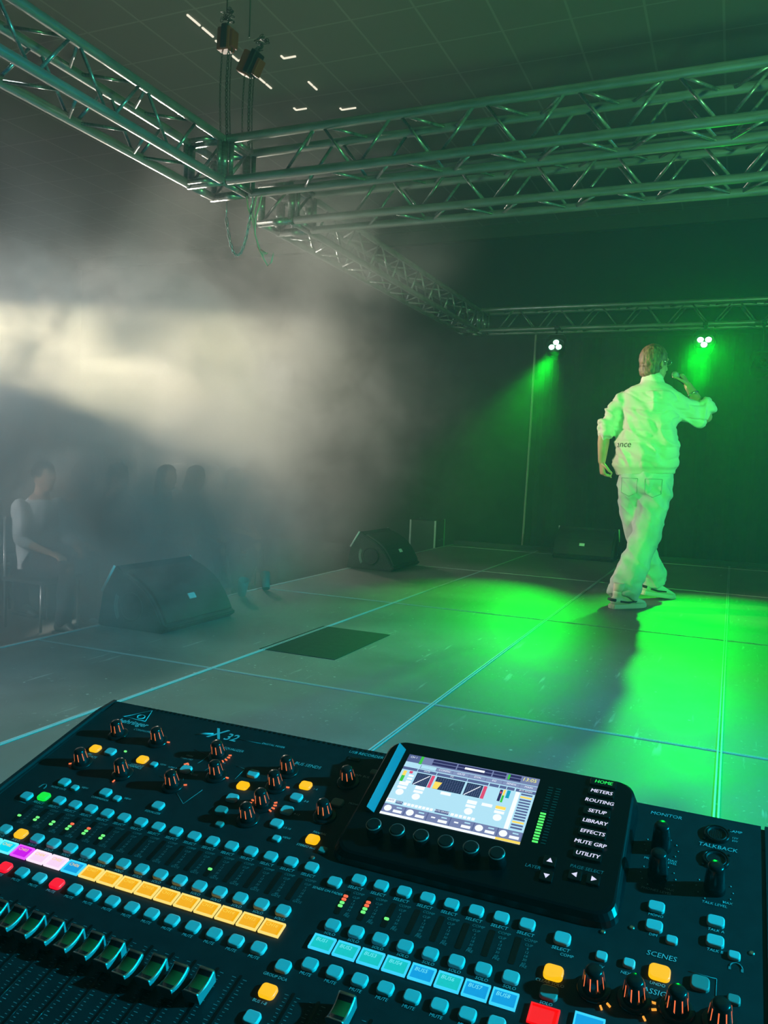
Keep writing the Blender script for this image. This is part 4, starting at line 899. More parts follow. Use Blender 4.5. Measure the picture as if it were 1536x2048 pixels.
# ================================================================== the performer
PX, PY = -0.56, 5.90
per = thing('person', 'performer in a white sweater and pale jeans walking away, singing into a microphone', 'person', (PX, PY, 0.0))
PO_ = Vector((PX, PY, 0.0)); V = lambda x, y, z: Vector((x, y, z)) - PO_
yaw = radians(-38)                                   # head turned to the right of straight away (+Y)
HR = Matrix.Rotation(yaw, 3, 'Z')
HC0 = V(-0.556, 5.915, 1.675)
def head_pt(x, y, z): return HC0 + HR @ Vector((x, y, z))        # head frame: y forward, x right, z up
def hand(bm, wrist, palm_dir, normal, thumb_side, curl, r=0.0085, spread=0.0, seg=8):
    """Palm and five fingers. palm_dir: wrist to knuckles, normal: out of the back of the hand, curl: bend per joint in degrees."""
    d = palm_dir.normalized(); n_ = (normal - d * normal.dot(d)).normalized(); s = d.cross(n_) * thumb_side
    kn = wrist + d * 0.085
    tube(bm, [wrist - d * 0.01, wrist + d * 0.03, wrist + d * 0.07, kn], [(0.026, 0.019), (0.033, 0.017), (0.039, 0.015), (0.038, 0.012)], 12, side=s, round_caps=True)
    for i, (off, L_) in enumerate(((0.029, 0.072), (0.010, 0.080), (-0.009, 0.074), (-0.028, 0.058))):
        p = kn + s * off - d * 0.01; pts = [p]; dr = (d + s * (spread * (1.5 - i) * 0.1)).normalized(); c = curl[i] if isinstance(curl, (list, tuple)) else curl
        for k, f in enumerate((0.46, 0.30, 0.24)):
            ax = dr.cross(n_).normalized(); dr = Matrix.Rotation(-radians(c * (0.7 if k == 0 else 1.0)), 3, ax) @ dr; pts.append(pts[-1] + dr * (L_ * f))
        tube(bm, pts, [r, r * 0.98, r * 0.9, r * 0.78], seg, side=s, round_caps=True)
    p = wrist + d * 0.022 + s * 0.022; t = (s * 0.8 + d * 0.55 - n_ * 0.25).normalized(); q1 = p + t * 0.035; t2 = (s * 0.35 + d * 0.8 - n_ * 0.42).normalized(); q2 = q1 + t2 * 0.033; q3 = q2 + (t2 - n_ * 0.3).normalized() * 0.024
    tube(bm, [p, q1, q2, q3], [r * 1.5, r * 1.2, r * 1.1, r * 0.9], seg, side=n_, round_caps=True)
MIC_TOP, MIC_DIR = head_pt(0.045, 0.150, -0.060), Vector((0.40, 0.85, -0.30)).normalized()
GRIP = MIC_TOP + MIC_DIR * 0.085; HD = Vector((-0.50, 0.10, 0.86)).normalized(); HN = MIC_DIR.cross(HD).normalized()
SH_L, SH_R = V(-0.730, 5.885, 1.425), V(-0.385, 5.905, 1.410)
EL_L, WR_L = V(-0.858, 5.865, 1.195), V(-0.866, 5.880, 0.985)
EL_R, WR_R = V(-0.200, 6.02, 1.318), V(-0.345, 6.055, 1.525)
WR_R = GRIP + HN * 0.026 - HD * 0.075
HIP_R, KN_R, AN_R = V(-0.475, 5.90, 0.88), V(-0.545, 5.83, 0.46), V(-0.655, 5.665, 0.095)
HIP_L, KN_L, AN_L = V(-0.655, 5.90, 0.88), V(-0.605, 6.03, 0.47), V(-0.490, 6.225, 0.12)
b = B()
ball(b, HC0 + Vector((0, 0, 0.02)), (0.077, 0.097, 0.102), 3, HR)                                    # skull
tube(b, [head_pt(0, 0.035, -0.02), head_pt(0, 0.045, -0.075), head_pt(0, 0.060, -0.108)], [(0.066, 0.062), (0.054, 0.050), (0.030, 0.026)], 14, side=HR @ Vector((1, 0, 0)), round_caps=True)   # jaw
tube(b, [head_pt(0, 0.090, 0.020), head_pt(0, 0.108, -0.012), head_pt(0, 0.116, -0.030)], [0.010, 0.013, 0.016], 8, round_caps=True)    # nose
tube(b, [head_pt(-0.024, 0.094, -0.062), head_pt(0, 0.103, -0.060), head_pt(0.024, 0.094, -0.062)], [0.006, 0.009, 0.006], 8, round_caps=True)   # lips
tube(b, [head_pt(-0.045, 0.082, 0.030), head_pt(0, 0.095, 0.030), head_pt(0.045, 0.082, 0.030)], 0.010, 8, round_caps=True)   # brow
for s in (-1, 1):
    ball(b, head_pt(s * 0.079, -0.004, -0.008), (0.008, 0.019, 0.032), 2, HR @ Matrix.Rotation(s * 0.35, 3, 'Z'))
tube(b, [V(-0.562, 5.885, 1.46), V(-0.560, 5.892, 1.54), V(-0.557, 5.905, 1.62)], [(0.066, 0.062), (0.057, 0.056), (0.056, 0.058)], 16, side=Vector((1, 0, 0)), round_caps=True)
tube(b, [V(-0.565, 5.90, 0.86), V(-0.565, 5.90, 1.0), V(-0.56, 5.90, 1.2), V(-0.56, 5.89, 1.38), V(-0.56, 5.885, 1.46)], [(0.15, 0.10), (0.14, 0.10), (0.155, 0.11), (0.17, 0.10), (0.10, 0.07)], 18, side=Vector((1, 0, 0)), round_caps=True)
for sh, el, wr in ((SH_L, EL_L, WR_L), (SH_R, EL_R, WR_R)):
    tube(b, [sh, (sh + el) / 2, el], [0.046, 0.036, 0.034], 12, round_caps=True); m_ = el * 0.62 + wr * 0.38
    tube(b, [el, m_, wr], [0.040, 0.041, 0.027], 12, round_caps=True)
for hp, kn, an in ((HIP_R, KN_R, AN_R), (HIP_L, KN_L, AN_L)):
    tube(b, [hp, (hp + kn) / 2, kn], [0.082, 0.070, 0.053], 12, round_caps=True); tube(b, [kn, kn * 0.65 + an * 0.35, an], [0.053, 0.055, 0.036], 12, round_caps=True)
hand(b, WR_L, Vector((0.10, 0.05, -1)), Vector((-0.85, -0.5, 0)), -1, (46, 54, 58, 60), 0.0095)
hand(b, WR_R, HD, HN, -1, (58, 62, 64, 66), 0.009)
mobj('body', solid(b, 0.0058, 3), 'skin', per)
# hair: short crop over crown, sides and nape
b = B()
ball(b, HC0 + HR @ Vector((0, -0.008, 0.030)), (0.088, 0.104, 0.104), 4, HR)
ball(b, HC0 + HR @ Vector((0, -0.042, -0.045)), (0.074, 0.064, 0.074), 3, HR)
def hair_disp(c, n_):
    q = HR.inverted() @ (c - HC0); return 0.0025 * noise.noise(q * 40) + 0.0035 * noise.noise(Vector((q.x * 120, q.y * 120, q.z * 55)))
me = solid(b, 0.006, 3, hair_disp)
cut = bmesh.new(); cut.from_mesh(me)                 # open the crop at the face
dele = []
for v in cut.verts:
    q = HR.inverted() @ (v.co - HC0)
    if q.y > 0.050 and q.z < 0.062: dele.append(v)
    elif q.z < -0.02 and q.y > 0.012: dele.append(v)
    elif q.z < -0.105: dele.append(v)
bmesh.ops.delete(cut, geom=dele, context='VERTS'); cut.to_mesh(me); cut.free()
mobj('hair', me, 'hair', per)
b = B()
for s in (-1, 1):
    ball(b, head_pt(s * 0.030, 0.080, 0.012), 0.012, 2)
obj('eyes', b, mat('eye_white', (0.7, 0.7, 0.7), 0.2), per)
b = B()
for s in (-1, 1):
    tube(b, [head_pt(s * 0.034 + 0.026 * cos(a), 0.104, 0.012 + 0.020 * sin(a)) for a in [2 * pi * k / 14 for k in range(14)]], 0.0028, 6, closed=True)
    tube(b, [head_pt(s * 0.060, 0.102, 0.016), head_pt(s * 0.080, 0.085, 0.014), head_pt(s * 0.090, 0.0, 0.006)], 0.0028, 6)
tube(b, [head_pt(-0.010, 0.106, 0.016), head_pt(0.010, 0.106, 0.016)], 0.0028, 6)
obj('glasses', b, mat('glasses_frame', (0.5, 0.55, 0.55), 0.2, 0.9), per)
# sweater: loose body, rib hem, sleeves pushed up to the elbow
b = B(); sx = Vector((1, 0, 0))
tube(b, [V(-0.570, 5.90, 0.905), V(-0.572, 5.90, 0.935), V(-0.575, 5.895, 0.965), V(-0.575, 5.895, 1.06), V(-0.572, 5.895, 1.20), V(-0.566, 5.89, 1.34), V(-0.562, 5.885, 1.430), V(-0.561, 5.885, 1.480), V(-0.560, 5.887, 1.512), V(-0.560, 5.888, 1.530)],
     [(0.196, 0.130), (0.200, 0.136), (0.218, 0.155), (0.222, 0.158), (0.213, 0.150), (0.206, 0.138), (0.200, 0.118), (0.176, 0.104), (0.132, 0.088), (0.094, 0.080)], 28, side=sx)
tube(b, [V(-0.560, 5.888, 1.520), V(-0.559, 5.890, 1.545)], [(0.086, 0.076), (0.080, 0.074)], 20, side=sx, round_caps=True)
tube(b, [V(-0.690, 5.887, 1.425), SH_L + Vector((-0.012, 0, -0.025)), V(-0.792, 5.872, 1.330), V(-0.826, 5.865, 1.245), V(-0.850, 5.866, 1.19), V(-0.858, 5.868, 1.152)], [0.070, 0.070, 0.060, 0.056, 0.054, 0.046], 16, round_caps=True)
for z, r in ((1.255, 0.0), (1.215, 0.006), (1.178, 0.004)):                               # bunched folds
    tube(b, [V(-0.843 - r + 0.047 * cos(a), 5.866 + 0.05 * sin(a), z + 0.010 * sin(2 * a)) for a in [2 * pi * k / 16 for k in range(16)]], 0.017, 8, closed=True)
tube(b, [V(-0.42, 5.895, 1.405), SH_R + Vector((0.0, 0.01, -0.02)), V(-0.300, 5.96, 1.350), V(-0.212, 6.01, 1.312), V(-0.218, 6.03, 1.355), V(-0.250, 6.04, 1.392)], [0.082, 0.086, 0.082, 0.064, 0.056, 0.046], 16, round_caps=True)
tube(b, [V(-0.40, 5.89, 1.29), V(-0.33, 5.94, 1.315), V(-0.24, 6.0, 1.315)], [0.055, 0.050, 0.045], 12, round_caps=True)
for k in range(3):
    c = V(-0.212 - 0.012 * k, 6.015 + 0.008 * k, 1.335 + 0.028 * k); dd = Vector((-0.45, 0.1, 0.6)).normalized(); x_, y_ = frame_of(dd)
    tube(b, [c + x_ * (0.056 * cos(a)) + y_ * (0.056 * sin(a)) for a in [2 * pi * q / 14 for q in range(14)]], 0.017, 8, closed=True)
def fold(c, n_):
    p = c + PO_; d = 0.0
    body_w = max(0.0, min(1.0, (p.z - 0.945) / 0.05))
    # long drag folds from the shoulders down to the hem, plus crumples
    a = (p.x + 0.57) * 0.75 + (p.z - 1.2) * 0.62
    d += 0.017 * math.sin(a * 34 + 2.2 * noise.noise(Vector((p.x * 3, p.y * 3, p.z * 2)))) * (0.45 + 0.55 * noise.noise(Vector((p.x * 4 + 3, p.y * 2, p.z * 3))))
    d += 0.022 * noise.noise(Vector((p.x * 6, p.y * 6, p.z * 3.2 + 5))) + 0.012 * noise.noise(Vector((p.x * 15 + p.z * 8, p.y * 12, p.z * 9)))
    q = Vector((a * 9 + 0.5, (p.x - p.z * 0.8) * 3.0, p.y * 4)); r_ = 1 - min(1.0, abs(noise.noise(q)) * 3.2); d += 0.016 * r_ * r_
    q = Vector((p.z * 17 + p.x * 6, p.x * 7, p.y * 7 + 4)); r_ = 1 - min(1.0, abs(noise.noise(q)) * 3.5); d -= 0.010 * r_ * r_
    if p.z > 1.47: d *= 0.3
    d += -0.018 * math.exp(-(((p.x + 0.745) / 0.028) ** 2)) * max(0, min(1, (1.40 - p.z) / 0.1)) * max(0, min(1, (p.z - 1.12) / 0.1))
    return d * (0.15 + 0.85 * body_w)
me = solid(b, 0.008, 5, fold)
mobj('sweater', me, 'sweater', per)
# printed word on the back left of the sweater, laid on the cloth just off its surface
tm = text_meshes([('ance', 0.062, 'CENTER')])[('ance', 0.062, 'CENTER')]
from mathutils.bvhtree import BVHTree
bv = BVHTree.FromPolygons([v.co.copy() for v in me.vertices], [tuple(p.vertices) for p in me.polygons])
b = B(); put_text(b, tm, Matrix.Identity(4)); bmesh.ops.subdivide_edges(b, edges=[e for e in b.edges if e.calc_length() > 0.012], cuts=1)
for v in b.verts:
    x, z = v.co.x, v.co.y; o_ = V(-0.757 + x * 0.98, 5.2, 1.105 + z); hit = bv.ray_cast(o_, Vector((0.08, 1, 0)).normalized())
    if hit[0] is not None: v.co = hit[0] - Vector((0.08, 1, 0)).normalized() * 0.0015
    else: v.co = V(-0.735 + x, 5.80, 1.105 + z)
obj('printed_word', b, 'ink', per)
# trousers
b = B()
tube(b, [V(-0.567, 5.90, 0.955), V(-0.567, 5.90, 0.90), V(-0.566, 5.895, 0.84)], [(0.172, 0.118), (0.180, 0.126), (0.188, 0.136)], 24, side=sx, round_caps=True)
tube(b, [V(-0.487, 5.90, 0.88), V(-0.487, 5.885, 0.78), V(-0.515, 5.862, 0.62), KN_R + Vector((0, -0.005, 0)), V(-0.595, 5.765, 0.28), V(-0.640, 5.690, 0.13), V(-0.655, 5.662, 0.055)],
     [(0.105, 0.118), (0.108, 0.116), (0.104, 0.108), (0.100, 0.100), (0.100, 0.102), (0.108, 0.112), (0.104, 0.115)], 22, side=sx)
tube(b, [V(-0.650, 5.90, 0.88), V(-0.652, 5.905, 0.78), V(-0.632, 5.955, 0.62), KN_L, V(-0.555, 6.125, 0.30), V(-0.505, 6.200, 0.17), V(-0.492, 6.222, 0.115)],
     [(0.100, 0.115), (0.098, 0.112), (0.094, 0.104), (0.090, 0.096), (0.090, 0.098), (0.092, 0.104), (0.090, 0.105)], 22, side=sx)
def jfold(c, n_):
    p = c + PO_
    d = 0.010 * math.sin((p.x * 1.1 + p.z * 1.0) * 42 + 3 * noise.noise(p * 5)) * max(0.0, noise.noise(Vector((p.x * 4, p.y * 4, p.z * 3.3 + 9))) + 0.25)
    q = Vector((p.z * 10 + p.x * 9, p.x * 5, p.y * 5)); r_ = 1 - min(1.0, abs(noise.noise(q)) * 3.2); d += 0.006 * r_ * r_
    d += 0.012 * noise.noise(Vector((p.x * 8, p.y * 8, p.z * 5))) + 0.005 * noise.noise(p * 22)
    low = max(0.0, 1 - (p.z - 0.05) / 0.22); d += 0.008 * low * math.sin(p.z * 75 + 4 * noise.noise(p * 7))
    return d
mobj('jeans', solid(b, 0.008, 4, jfold), 'jeans', per)
b = B()                                              # back pockets: stitched patches
for x0 in (-0.66, -0.50):
    pts = [V(x0 - 0.055, 5.745, 0.875), V(x0 + 0.055, 5.745, 0.875), V(x0 + 0.052, 5.745, 0.775), V(x0, 5.745, 0.75), V(x0 - 0.052, 5.745, 0.775)]
    for p, q in zip(pts, pts[1:] + pts[:1]):
        n_ = 5; tube(b, [p.lerp(q, k / n_) for k in range(n_ + 1)], 0.0025, 5)
jm = [o for o in per.children if o.name.startswith('jeans')][0].data
bv2 = BVHTree.FromPolygons([v.co.copy() for v in jm.vertices], [tuple(p.vertices) for p in jm.polygons])
for v in b.verts:
    hit = bv2.ray_cast(Vector((v.co.x, -1.0, v.co.z)), Vector((0, 1, 0)))
    if hit[0] is not None: v.co.y = hit[0].y + (v.co.y - (5.745 - PY)) * 0.6 - 0.001
obj('pocket_stitching', b, mat('denim_stitch', (0.35, 0.42, 0.46), 0.8), per)
# sneakers
def shoe(heel, heading, pitch):
    R = Matrix.Rotation(-heading, 3, 'Z') @ Matrix.Rotation(pitch, 3, 'X')     # heading 0 = +Y
    T = lambda x, y, z: heel + R @ Vector((x, y, z))
    sd = R @ Vector((1, 0, 0))
    root_b = B()
    tube(root_b, [T(0, 0.0, 0.052), T(0, 0.05, 0.060), T(0, 0.11, 0.058), T(0, 0.17, 0.048), T(0, 0.235, 0.036), T(0, 0.262, 0.032)], [(0.034, 0.030), (0.037, 0.042), (0.040, 0.038), (0.045, 0.027), (0.040, 0.017), (0.022, 0.010)], 14, side=sd, round_caps=True)
    tube(root_b, [T(0, 0.040, 0.06), T(0, 0.035, 0.105)], [(0.036, 0.046), (0.038, 0.046)], 14, side=sd, round_caps=True)
    return root_b, T, sd
for nm, heel, hd, pt_ in (('near', V(-0.685, 5.56, 0.0), radians(40), 0.0), ('far', V(-0.548, 6.14, 0.030), radians(46), radians(-8))):
    rb, T, sd = shoe(heel, hd, pt_)
    up = mobj('sneaker', solid(rb, 0.006, 3), 'sneaker', per)
    b = B(); outl = [(0.030, -0.028), (0.036, 0.03), (0.038, 0.09), (0.046, 0.16), (0.044, 0.22), (0.026, 0.265), (0.0, 0.275), (-0.024, 0.265), (-0.040, 0.22), (-0.042, 0.16), (-0.036, 0.09), (-0.035, 0.03), (-0.029, -0.028), (0.0, -0.036)]
    prism(b, [(x * 1.08, y) for x, y in outl], 0.0, 0.030, lambda x, y, t: T(x, y, t)); fix(b); bmesh.ops.bevel(b, geom=b.edges[:], offset=0.005, segments=2, affect='EDGES'); obj('sole', b, 'sole', up)
    b = B()
    tube(b, [T(0.040, 0.02, 0.052), T(0.045, 0.08, 0.044), T(0.047, 0.15, 0.048)], [(0.006, 0.016), (0.006, 0.013), (0.005, 0.006)], 8); tube(b, [T(-0.040, 0.02, 0.052), T(-0.043, 0.08, 0.044), T(-0.045, 0.15, 0.048)], [(0.006, 0.016), (0.006, 0.013), (0.005, 0.006)], 8)
    tube(b, [T(-0.034, -0.02, 0.060), T(0, -0.034, 0.062), T(0.034, -0.02, 0.060)], 0.010, 8); obj('dark_patch', b, 'black', up)
    b = B(); tube(b, [T(0, 0.036, 0.10), T(0, 0.034, 0.17)], [(0.036, 0.042), (0.034, 0.040)], 14, side=sd); obj('sock', b, 'pink', up)
b = B(); wd = (WR_R - EL_R).normalized(); x_, y_ = frame_of(wd); c = WR_R * 0.72 + EL_R * 0.28
tube(b, [c + x_ * (0.036 * cos(a)) + y_ * (0.036 * sin(a)) for a in [2 * pi * k / 18 for k in range(18)]], 0.005, 6, closed=True); ball(b, c - y_ * 0 + Vector((0.02, -0.032, 0.0)), 0.008, 2); obj('bracelet', b, 'chrome', per)
# microphone
t = thing('microphone', 'handheld microphone with a silver grille held to the performer\'s mouth', 'microphone', MIC_TOP + PO_)
RM = MIC_DIR.to_track_quat('Z', 'Y').to_matrix().to_4x4()
b = B(); lathe(b, [(0.005, -0.004), (0.016, 0.0), (0.022, 0.012), (0.023, 0.026), (0.020, 0.044), (0.018, 0.052)], 20, 0, RM); obj('grille_head', b, mat('mic_grille_silver', (0.42, 0.40, 0.38), 0.6, 0.2), t)
b = B(); lathe(b, [(0.023, 0.024), (0.0245, 0.027), (0.0245, 0.033), (0.023, 0.036)], 20, 0, RM); obj('grille_ring', b, 'chrome', t)
b = B(); lathe(b, [(0.018, 0.050), (0.019, 0.060), (0.017, 0.12), (0.015, 0.19), (0.014, 0.215), (0.010, 0.22)], 18, 0, RM); obj('handle', b, 'black_metal', t)

# ================================================================== the seated audience beyond the stage edge
def spectator(label, loc, shirt, hair_c, trousers, variant):
    """Seated, facing +X (the stage). Local frame: x forward, feet on z=0."""
    t = thing('person', label, 'person', loc, radians(random.uniform(-6, 6)), 'seated audience'); k = variant
    b = B(); zs = 0.50
    ball(b, Vector((0.04, 0, 1.20)), (0.092, 0.076, 0.112), 3); tube(b, [(0.06, 0, 1.17), (0.085, 0, 1.11)], [0.062, 0.036], 10, round_caps=True); ball(b, (0.135, 0, 1.185), (0.016, 0.013, 0.022), 2)
    tube(b, [(0.118, -0.02, 1.145), (0.124, 0.02, 1.145)], 0.008, 6, round_caps=True)
    for s in (-1, 1): ball(b, (0.03, s * 0.078, 1.19), (0.018, 0.008, 0.03), 2)
    tube(b, [(-0.005, 0, 1.0), (0.02, 0, 1.12)], [0.062, 0.056], 12, round_caps=True)
    tube(b, [(0.0, 0, zs), (-0.02, 0, 0.68), (-0.02, 0, 0.86), (-0.01, 0, 1.0)], [(0.11, 0.16), (0.105, 0.15), (0.11, 0.17), (0.07, 0.11)], 16, side=Vector((1, 0, 0)), round_caps=True)
    arms = []
    for s in (-1, 1):
        sh = Vector((-0.01, s * 0.185, 0.96)); up = (k == 1 and s == 1)
        el = Vector((0.14, s * 0.24, 0.80)) if up else Vector((0.06, s * 0.245, 0.70)); wr = Vector((0.26, s * 0.14, 0.99)) if up else Vector((0.27, s * (0.10 if k else 0.15), 0.62))
        arms.append((sh, el, wr)); tube(b, [sh, (sh + el) / 2, el], [0.050, 0.045, 0.038], 10, round_caps=True); tube(b, [el, (el + wr) / 2, wr], [0.038, 0.036, 0.026], 10, round_caps=True)
        hand(b, wr, wr - el, Vector((0, s * 0.3, 1)) if not up else Vector((-0.5, s, 0)), s, (20, 24, 28, 30), 0.010, 1.2, 6)
    for s in (-1, 1):
        hp, kn, an = Vector((0.02, s * 0.09, zs)), Vector((0.43, s * 0.12, 0.50)), Vector((0.40 + 0.05 * s * k, s * 0.12, 0.08))
        tube(b, [hp, (hp + kn) / 2, kn], [0.080, 0.072, 0.055], 10, round_caps=True); tube(b, [kn, kn * 0.6 + an * 0.4, an], [0.055, 0.054, 0.036], 10, round_caps=True)
    mobj('body', solid(b, 0.011, 2), 'skin', t)
    b = B(); ball(b, (0.025, 0, 1.228), (0.104, 0.088, 0.098), 3)
    if k == 2: tube(b, [(-0.03, 0, 1.20), (-0.06, 0, 1.08), (-0.05, 0, 0.98)], [(0.05, 0.085), (0.04, 0.085), (0.02, 0.06)], 12, side=Vector((1, 0, 0)), round_caps=True)
    me = solid(b, 0.012, 2); cutb = bmesh.new(); cutb.from_mesh(me); bmesh.ops.delete(cutb, geom=[v for v in cutb.verts if v.co.x > 0.085 and v.co.z < 1.262], context='VERTS'); cutb.to_mesh(me); cutb.free()
    mobj('hair', me, hair_c, t)
    b = B(); tube(b, [(0.0, 0, zs - 0.04), (-0.02, 0, 0.68), (-0.02, 0, 0.86), (-0.012, 0, 0.98), (-0.008, 0, 1.035)], [(0.135, 0.19), (0.128, 0.18), (0.13, 0.195), (0.095, 0.15), (0.066, 0.072)], 18, side=Vector((1, 0, 0)))
    for sh, el, wr in arms: tube(b, [sh, (sh + el) / 2, el, el * 0.7 + wr * 0.3], [0.066, 0.060, 0.054, 0.050], 10, round_caps=True)
    mobj('shirt', solid(b, 0.013, 3, lambda c, n_: 0.012 * noise.noise(c * 9)), shirt, t)
    b = B(); tube(b, [(-0.02, 0, zs - 0.02), (0.02, 0, zs + 0.05)], [(0.13, 0.18), (0.13, 0.18)], 14, side=Vector((1, 0, 0)), round_caps=True)
    for s in (-1, 1):
        hp, kn, an = Vector((0.02, s * 0.09, zs)), Vector((0.43, s * 0.12, 0.50)), Vector((0.40 + 0.05 * s * k, s * 0.12, 0.10))
        tube(b, [hp, (hp + kn) / 2, kn, kn * 0.6 + an * 0.4, an], [0.098, 0.088, 0.070, 0.068, 0.062], 12, round_caps=True)
    mobj('trousers', solid(b, 0.013, 3, lambda c, n_: 0.008 * noise.noise(c * 11)), trousers, t)
    for s in (-1, 1):
        x = 0.40 + 0.05 * s * k; b = B(); tube(b, [(x - 0.05, s * 0.12, 0.055), (x + 0.04, s * 0.12, 0.058), (x + 0.14, s * 0.12, 0.035), (x + 0.19, s * 0.12, 0.028)], [(0.038, 0.042), (0.042, 0.046), (0.045, 0.028), (0.03, 0.018)], 10, side=Vector((0, 1, 0)), round_caps=True)
        box(b, (x + 0.065, s * 0.12, 0.01), (0.28, 0.085, 0.02)); obj('shoe', b, 'black', t)
    return t
M['shirt_white'] = mat('white_shirt', (0.75, 0.76, 0.78), 0.8); M['shirt_dark'] = mat('dark_shirt', (0.03, 0.03, 0.035), 0.85); M['shirt_grey'] = mat('grey_shirt', (0.16, 0.16, 0.17), 0.85)
M['hair_dark'] = mat('dark_hair', (0.02, 0.015, 0.012), 0.6); M['trouser_dark'] = mat('dark_trousers', (0.03, 0.03, 0.04), 0.85)
rows = [(-5.05, 4.82), (-5.0, 5.20), (-5.1, 5.72), (-5.0, 6.28), (-5.05, 6.80), (-5.0, 7.40), (-6.0, 5.0), (-6.05, 6.55), (-6.0, 7.75), (-6.05, 8.5)]
protos = [spectator('spectator in a white shirt, dark hair, nearest in the front row of the haze', (rows[0][0], rows[0][1], HALL), 'shirt_white', 'hair_dark', 'trouser_dark', 0),
          spectator('spectator in a white shirt raising one hand, second in the front row', (rows[1][0], rows[1][1], HALL), 'shirt_white', 'hair', 'trouser_dark', 1),
          spectator('long-haired spectator in a dark top, third in the front row', (rows[2][0], rows[2][1], HALL), 'shirt_dark', 'hair_dark', 'trouser_dark', 2)]
labs = ['fourth spectator along the front row, dark top, long hair', 'fifth spectator along the front row, dark top, long hair', 'farthest spectator of the front row, long hair', 'spectator of the second row sitting behind the white shirts', 'spectator of the second row behind the fourth front-row seat', 'spectator of the second row last but one', 'spectator at the far end of the second row']
for i, (x, y) in enumerate(rows[3:]): dup(protos[2], (x, y, HALL), radians(random.uniform(-8, 8)), labs[i])
def chair(loc, label):
    t = thing('chair', label, 'chair', loc, 0, 'audience chairs')
    b = B(); bevel_box(b, (0.04, 0, 0.385), (0.44, 0.44, 0.03), 0.01); obj('seat', b, 'black', t)
    b = B(); bevel_box(b, (-0.19, 0, 0.72), (0.025, 0.42, 0.30), 0.01); obj('backrest', b, 'black', t)
    for sx_ in (-0.15, 0.22):
        for sy in (-0.19, 0.19):
            b = B(); tube(b, [(sx_, sy, 0.0), (sx_ - (0.03 if sx_ < 0 else 0), sy, 0.87 if sx_ < 0 else 0.375)], 0.011, 8); obj('leg', b, 'steel', t)
    return t
ch = chair((rows[0][0], rows[0][1], HALL), 'chair under the nearest white-shirted spectator')
nm = ['chair under the hand-raising spectator', 'chair under the third front-row spectator', 'chair under the fourth front-row spectator', 'chair under the fifth front-row spectator', 'chair under the farthest front-row spectator', 'chair of the second row behind the white shirts', 'chair of the second row behind the fourth front-row seat', 'chair of the second row last but one', 'chair at the far end of the second row']
for (x, y), l in zip(rows[1:], nm): dup(ch, (x, y, HALL), None, l)
# pale cups left standing at the stage edge
for (x, y, tl, l) in ((-2.93, 4.02, 0.1, 'small pale plastic cup at the stage edge, just behind the nearest monitor'), (-2.90, 4.45, 0.35, 'pale plastic cup leaning left at the stage edge between the first two monitors'), (-2.90, 4.75, -0.45, 'pale plastic cup leaning right at the stage edge between the first two monitors')):
    b = B(); R = Matrix.Rotation(tl, 4, 'Y') @ Matrix.Rotation(tl, 4, 'X')
    lathe(b, [(0.024, 0.0), (0.026, 0.004), (0.036, 0.12), (0.033, 0.12), (0.023, 0.008)], 16, 0, R)
    zmin = min(v.co.z for v in b.verts)
    tag(obj('plastic_cup', b, mat('pale_cup_plastic', (0.14, 0.17, 0.17), 0.5), None, (x, y, -zmin + 0.001)), l, 'cup', 'cups at the stage edge')

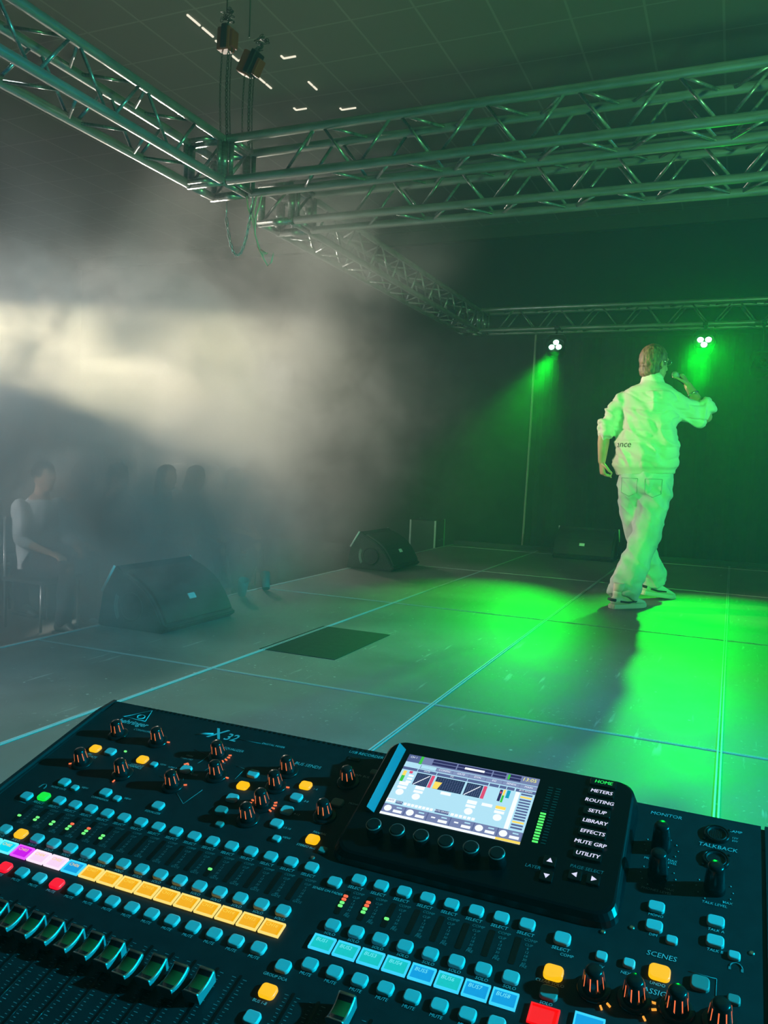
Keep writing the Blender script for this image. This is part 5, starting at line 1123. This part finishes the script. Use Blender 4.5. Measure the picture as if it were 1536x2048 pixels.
# ================================================================== haze from the smoke machine
def haze(name, label, lo, hi, base, banks, scale=0.85, detail=3.5, n_lo=0.12, n_hi=1.7, edges=(0.36, 0.66), g_=0.3, rate=1.0):
    lo, hi = Vector(lo), Vector(hi); bm = B(); box(bm, (0, 0, 0), hi - lo)
    m = bpy.data.materials.new('stage_haze'); m.use_nodes = True; nt = m.node_tree; N = nt.nodes; L = nt.links
    N.remove(N['Principled BSDF']); out = N['Material Output']
    sc = N.new('ShaderNodeVolumeScatter'); sc.inputs['Anisotropy'].default_value = g_; sc.inputs['Color'].default_value = (1, 1, 1, 1); L.new(sc.outputs[0], out.inputs['Volume'])
    if not banks: sc.inputs['Density'].default_value = base
    else:
        g = N.new('ShaderNodeNewGeometry')
        def math_(op, a, b_=None, clamp=False):
            n = N.new('ShaderNodeMath'); n.operation = op; n.use_clamp = clamp
            for i, v in enumerate((a, b_)):
                if v is None: continue
                if isinstance(v, (int, float)): n.inputs[i].default_value = v
                else: L.new(v, n.inputs[i])
            return n.outputs[0]
        def cloud(c, s, amp):
            """A soft ellipsoid bank of smoke."""
            mp = N.new('ShaderNodeVectorMath'); mp.operation = 'SUBTRACT'; L.new(g.outputs['Position'], mp.inputs[0]); mp.inputs[1].default_value = c
            dv = N.new('ShaderNodeVectorMath'); dv.operation = 'DIVIDE'; L.new(mp.outputs[0], dv.inputs[0]); dv.inputs[1].default_value = s
            ln = N.new('ShaderNodeVectorMath'); ln.operation = 'LENGTH'; L.new(dv.outputs[0], ln.inputs[0])
            mr = N.new('ShaderNodeMapRange'); mr.interpolation_type = 'SMOOTHSTEP'; L.new(ln.outputs['Value'], mr.inputs['Value']); mr.inputs['From Min'].default_value = 1.0; mr.inputs['From Max'].default_value = 0.0; mr.inputs['To Min'].default_value = 0; mr.inputs['To Max'].default_value = amp
            return mr.outputs[0]
        nz = N.new('ShaderNodeTexNoise'); nz.inputs['Scale'].default_value = scale; nz.inputs['Detail'].default_value = detail; nz.inputs['Roughness'].default_value = 0.66; nz.inputs['Distortion'].default_value = 0.6
        L.new(g.outputs['Position'], nz.inputs['Vector'])
        nr = N.new('ShaderNodeMapRange'); nr.interpolation_type = 'SMOOTHSTEP'; L.new(nz.outputs['Fac'], nr.inputs['Value']); nr.inputs['From Min'].default_value = edges[0]; nr.inputs['From Max'].default_value = edges[1]; nr.inputs['To Min'].default_value = n_lo; nr.inputs['To Max'].default_value = n_hi
        bk_ = None
        for c, s, a in banks:
            q = cloud(c, s, a); bk_ = q if bk_ is None else math_('ADD', bk_, q)
        L.new(math_('MULTIPLY', bk_, nr.outputs[0]), sc.inputs['Density'])
    m.cycles.volume_step_rate = rate
    o = obj(name, bm, m, None, (lo + hi) / 2); tag(o, label, 'haze', None, 'stuff')
haze('haze', 'thin even stage haze hanging in the whole hall', (-11.8, -3.8, HALL + 0.02), (4.8, 12.4, CEIL - 0.05), 0.012, None)
haze('smoke_bank', 'thick drifting white smoke over the audience on the left', (-7.9, 1.6, HALL + 0.04), (-1.2, 10.6, 3.7), 0, [((-4.8, 6.0, 1.35), (2.9, 3.6, 1.45), 0.66), ((-3.3, 4.3, 1.7), (0.7, 2.3, 1.3), 0.42), ((-3.9, 3.6, 0.9), (1.8, 2.2, 1.5), 0.62), ((-3.5, 4.4, 0.35), (1.3, 3.6, 0.8), 0.60), ((-3.6, 3.3, 0.6), (1.0, 1.4, 1.0), 0.8), ((-2.7, 3.2, 0.25), (1.0, 1.5, 0.6), 0.8), ((-2.8, 5.1, 2.5), (1.3, 1.7, 0.75), 0.42), ((-3.4, 8.4, 1.0), (2.2, 2.6, 2.2), 0.14)], 1.6, 5.0, 0.28, 2.4, (0.40, 0.64), 0.3, 0.9)
haze('smoke_wisp', 'green lit wisp of smoke below the lamp beside the performer', (-0.85, 8.2, 1.3), (0.05, 9.35, 2.45), 0, [((-0.47, 8.5, 1.85), (0.26, 0.5, 0.55), 0.09)], 5.0, 3, 0.1, 2.2)
haze('smoke_wisp', 'green lit wisp of smoke below the left green lamp', (-2.4, 8.2, 1.3), (-1.5, 9.35, 2.45), 0, [((-1.99, 8.5, 1.78), (0.20, 0.45, 0.6), 0.15)], 5.0, 3, 0.1, 2.2)
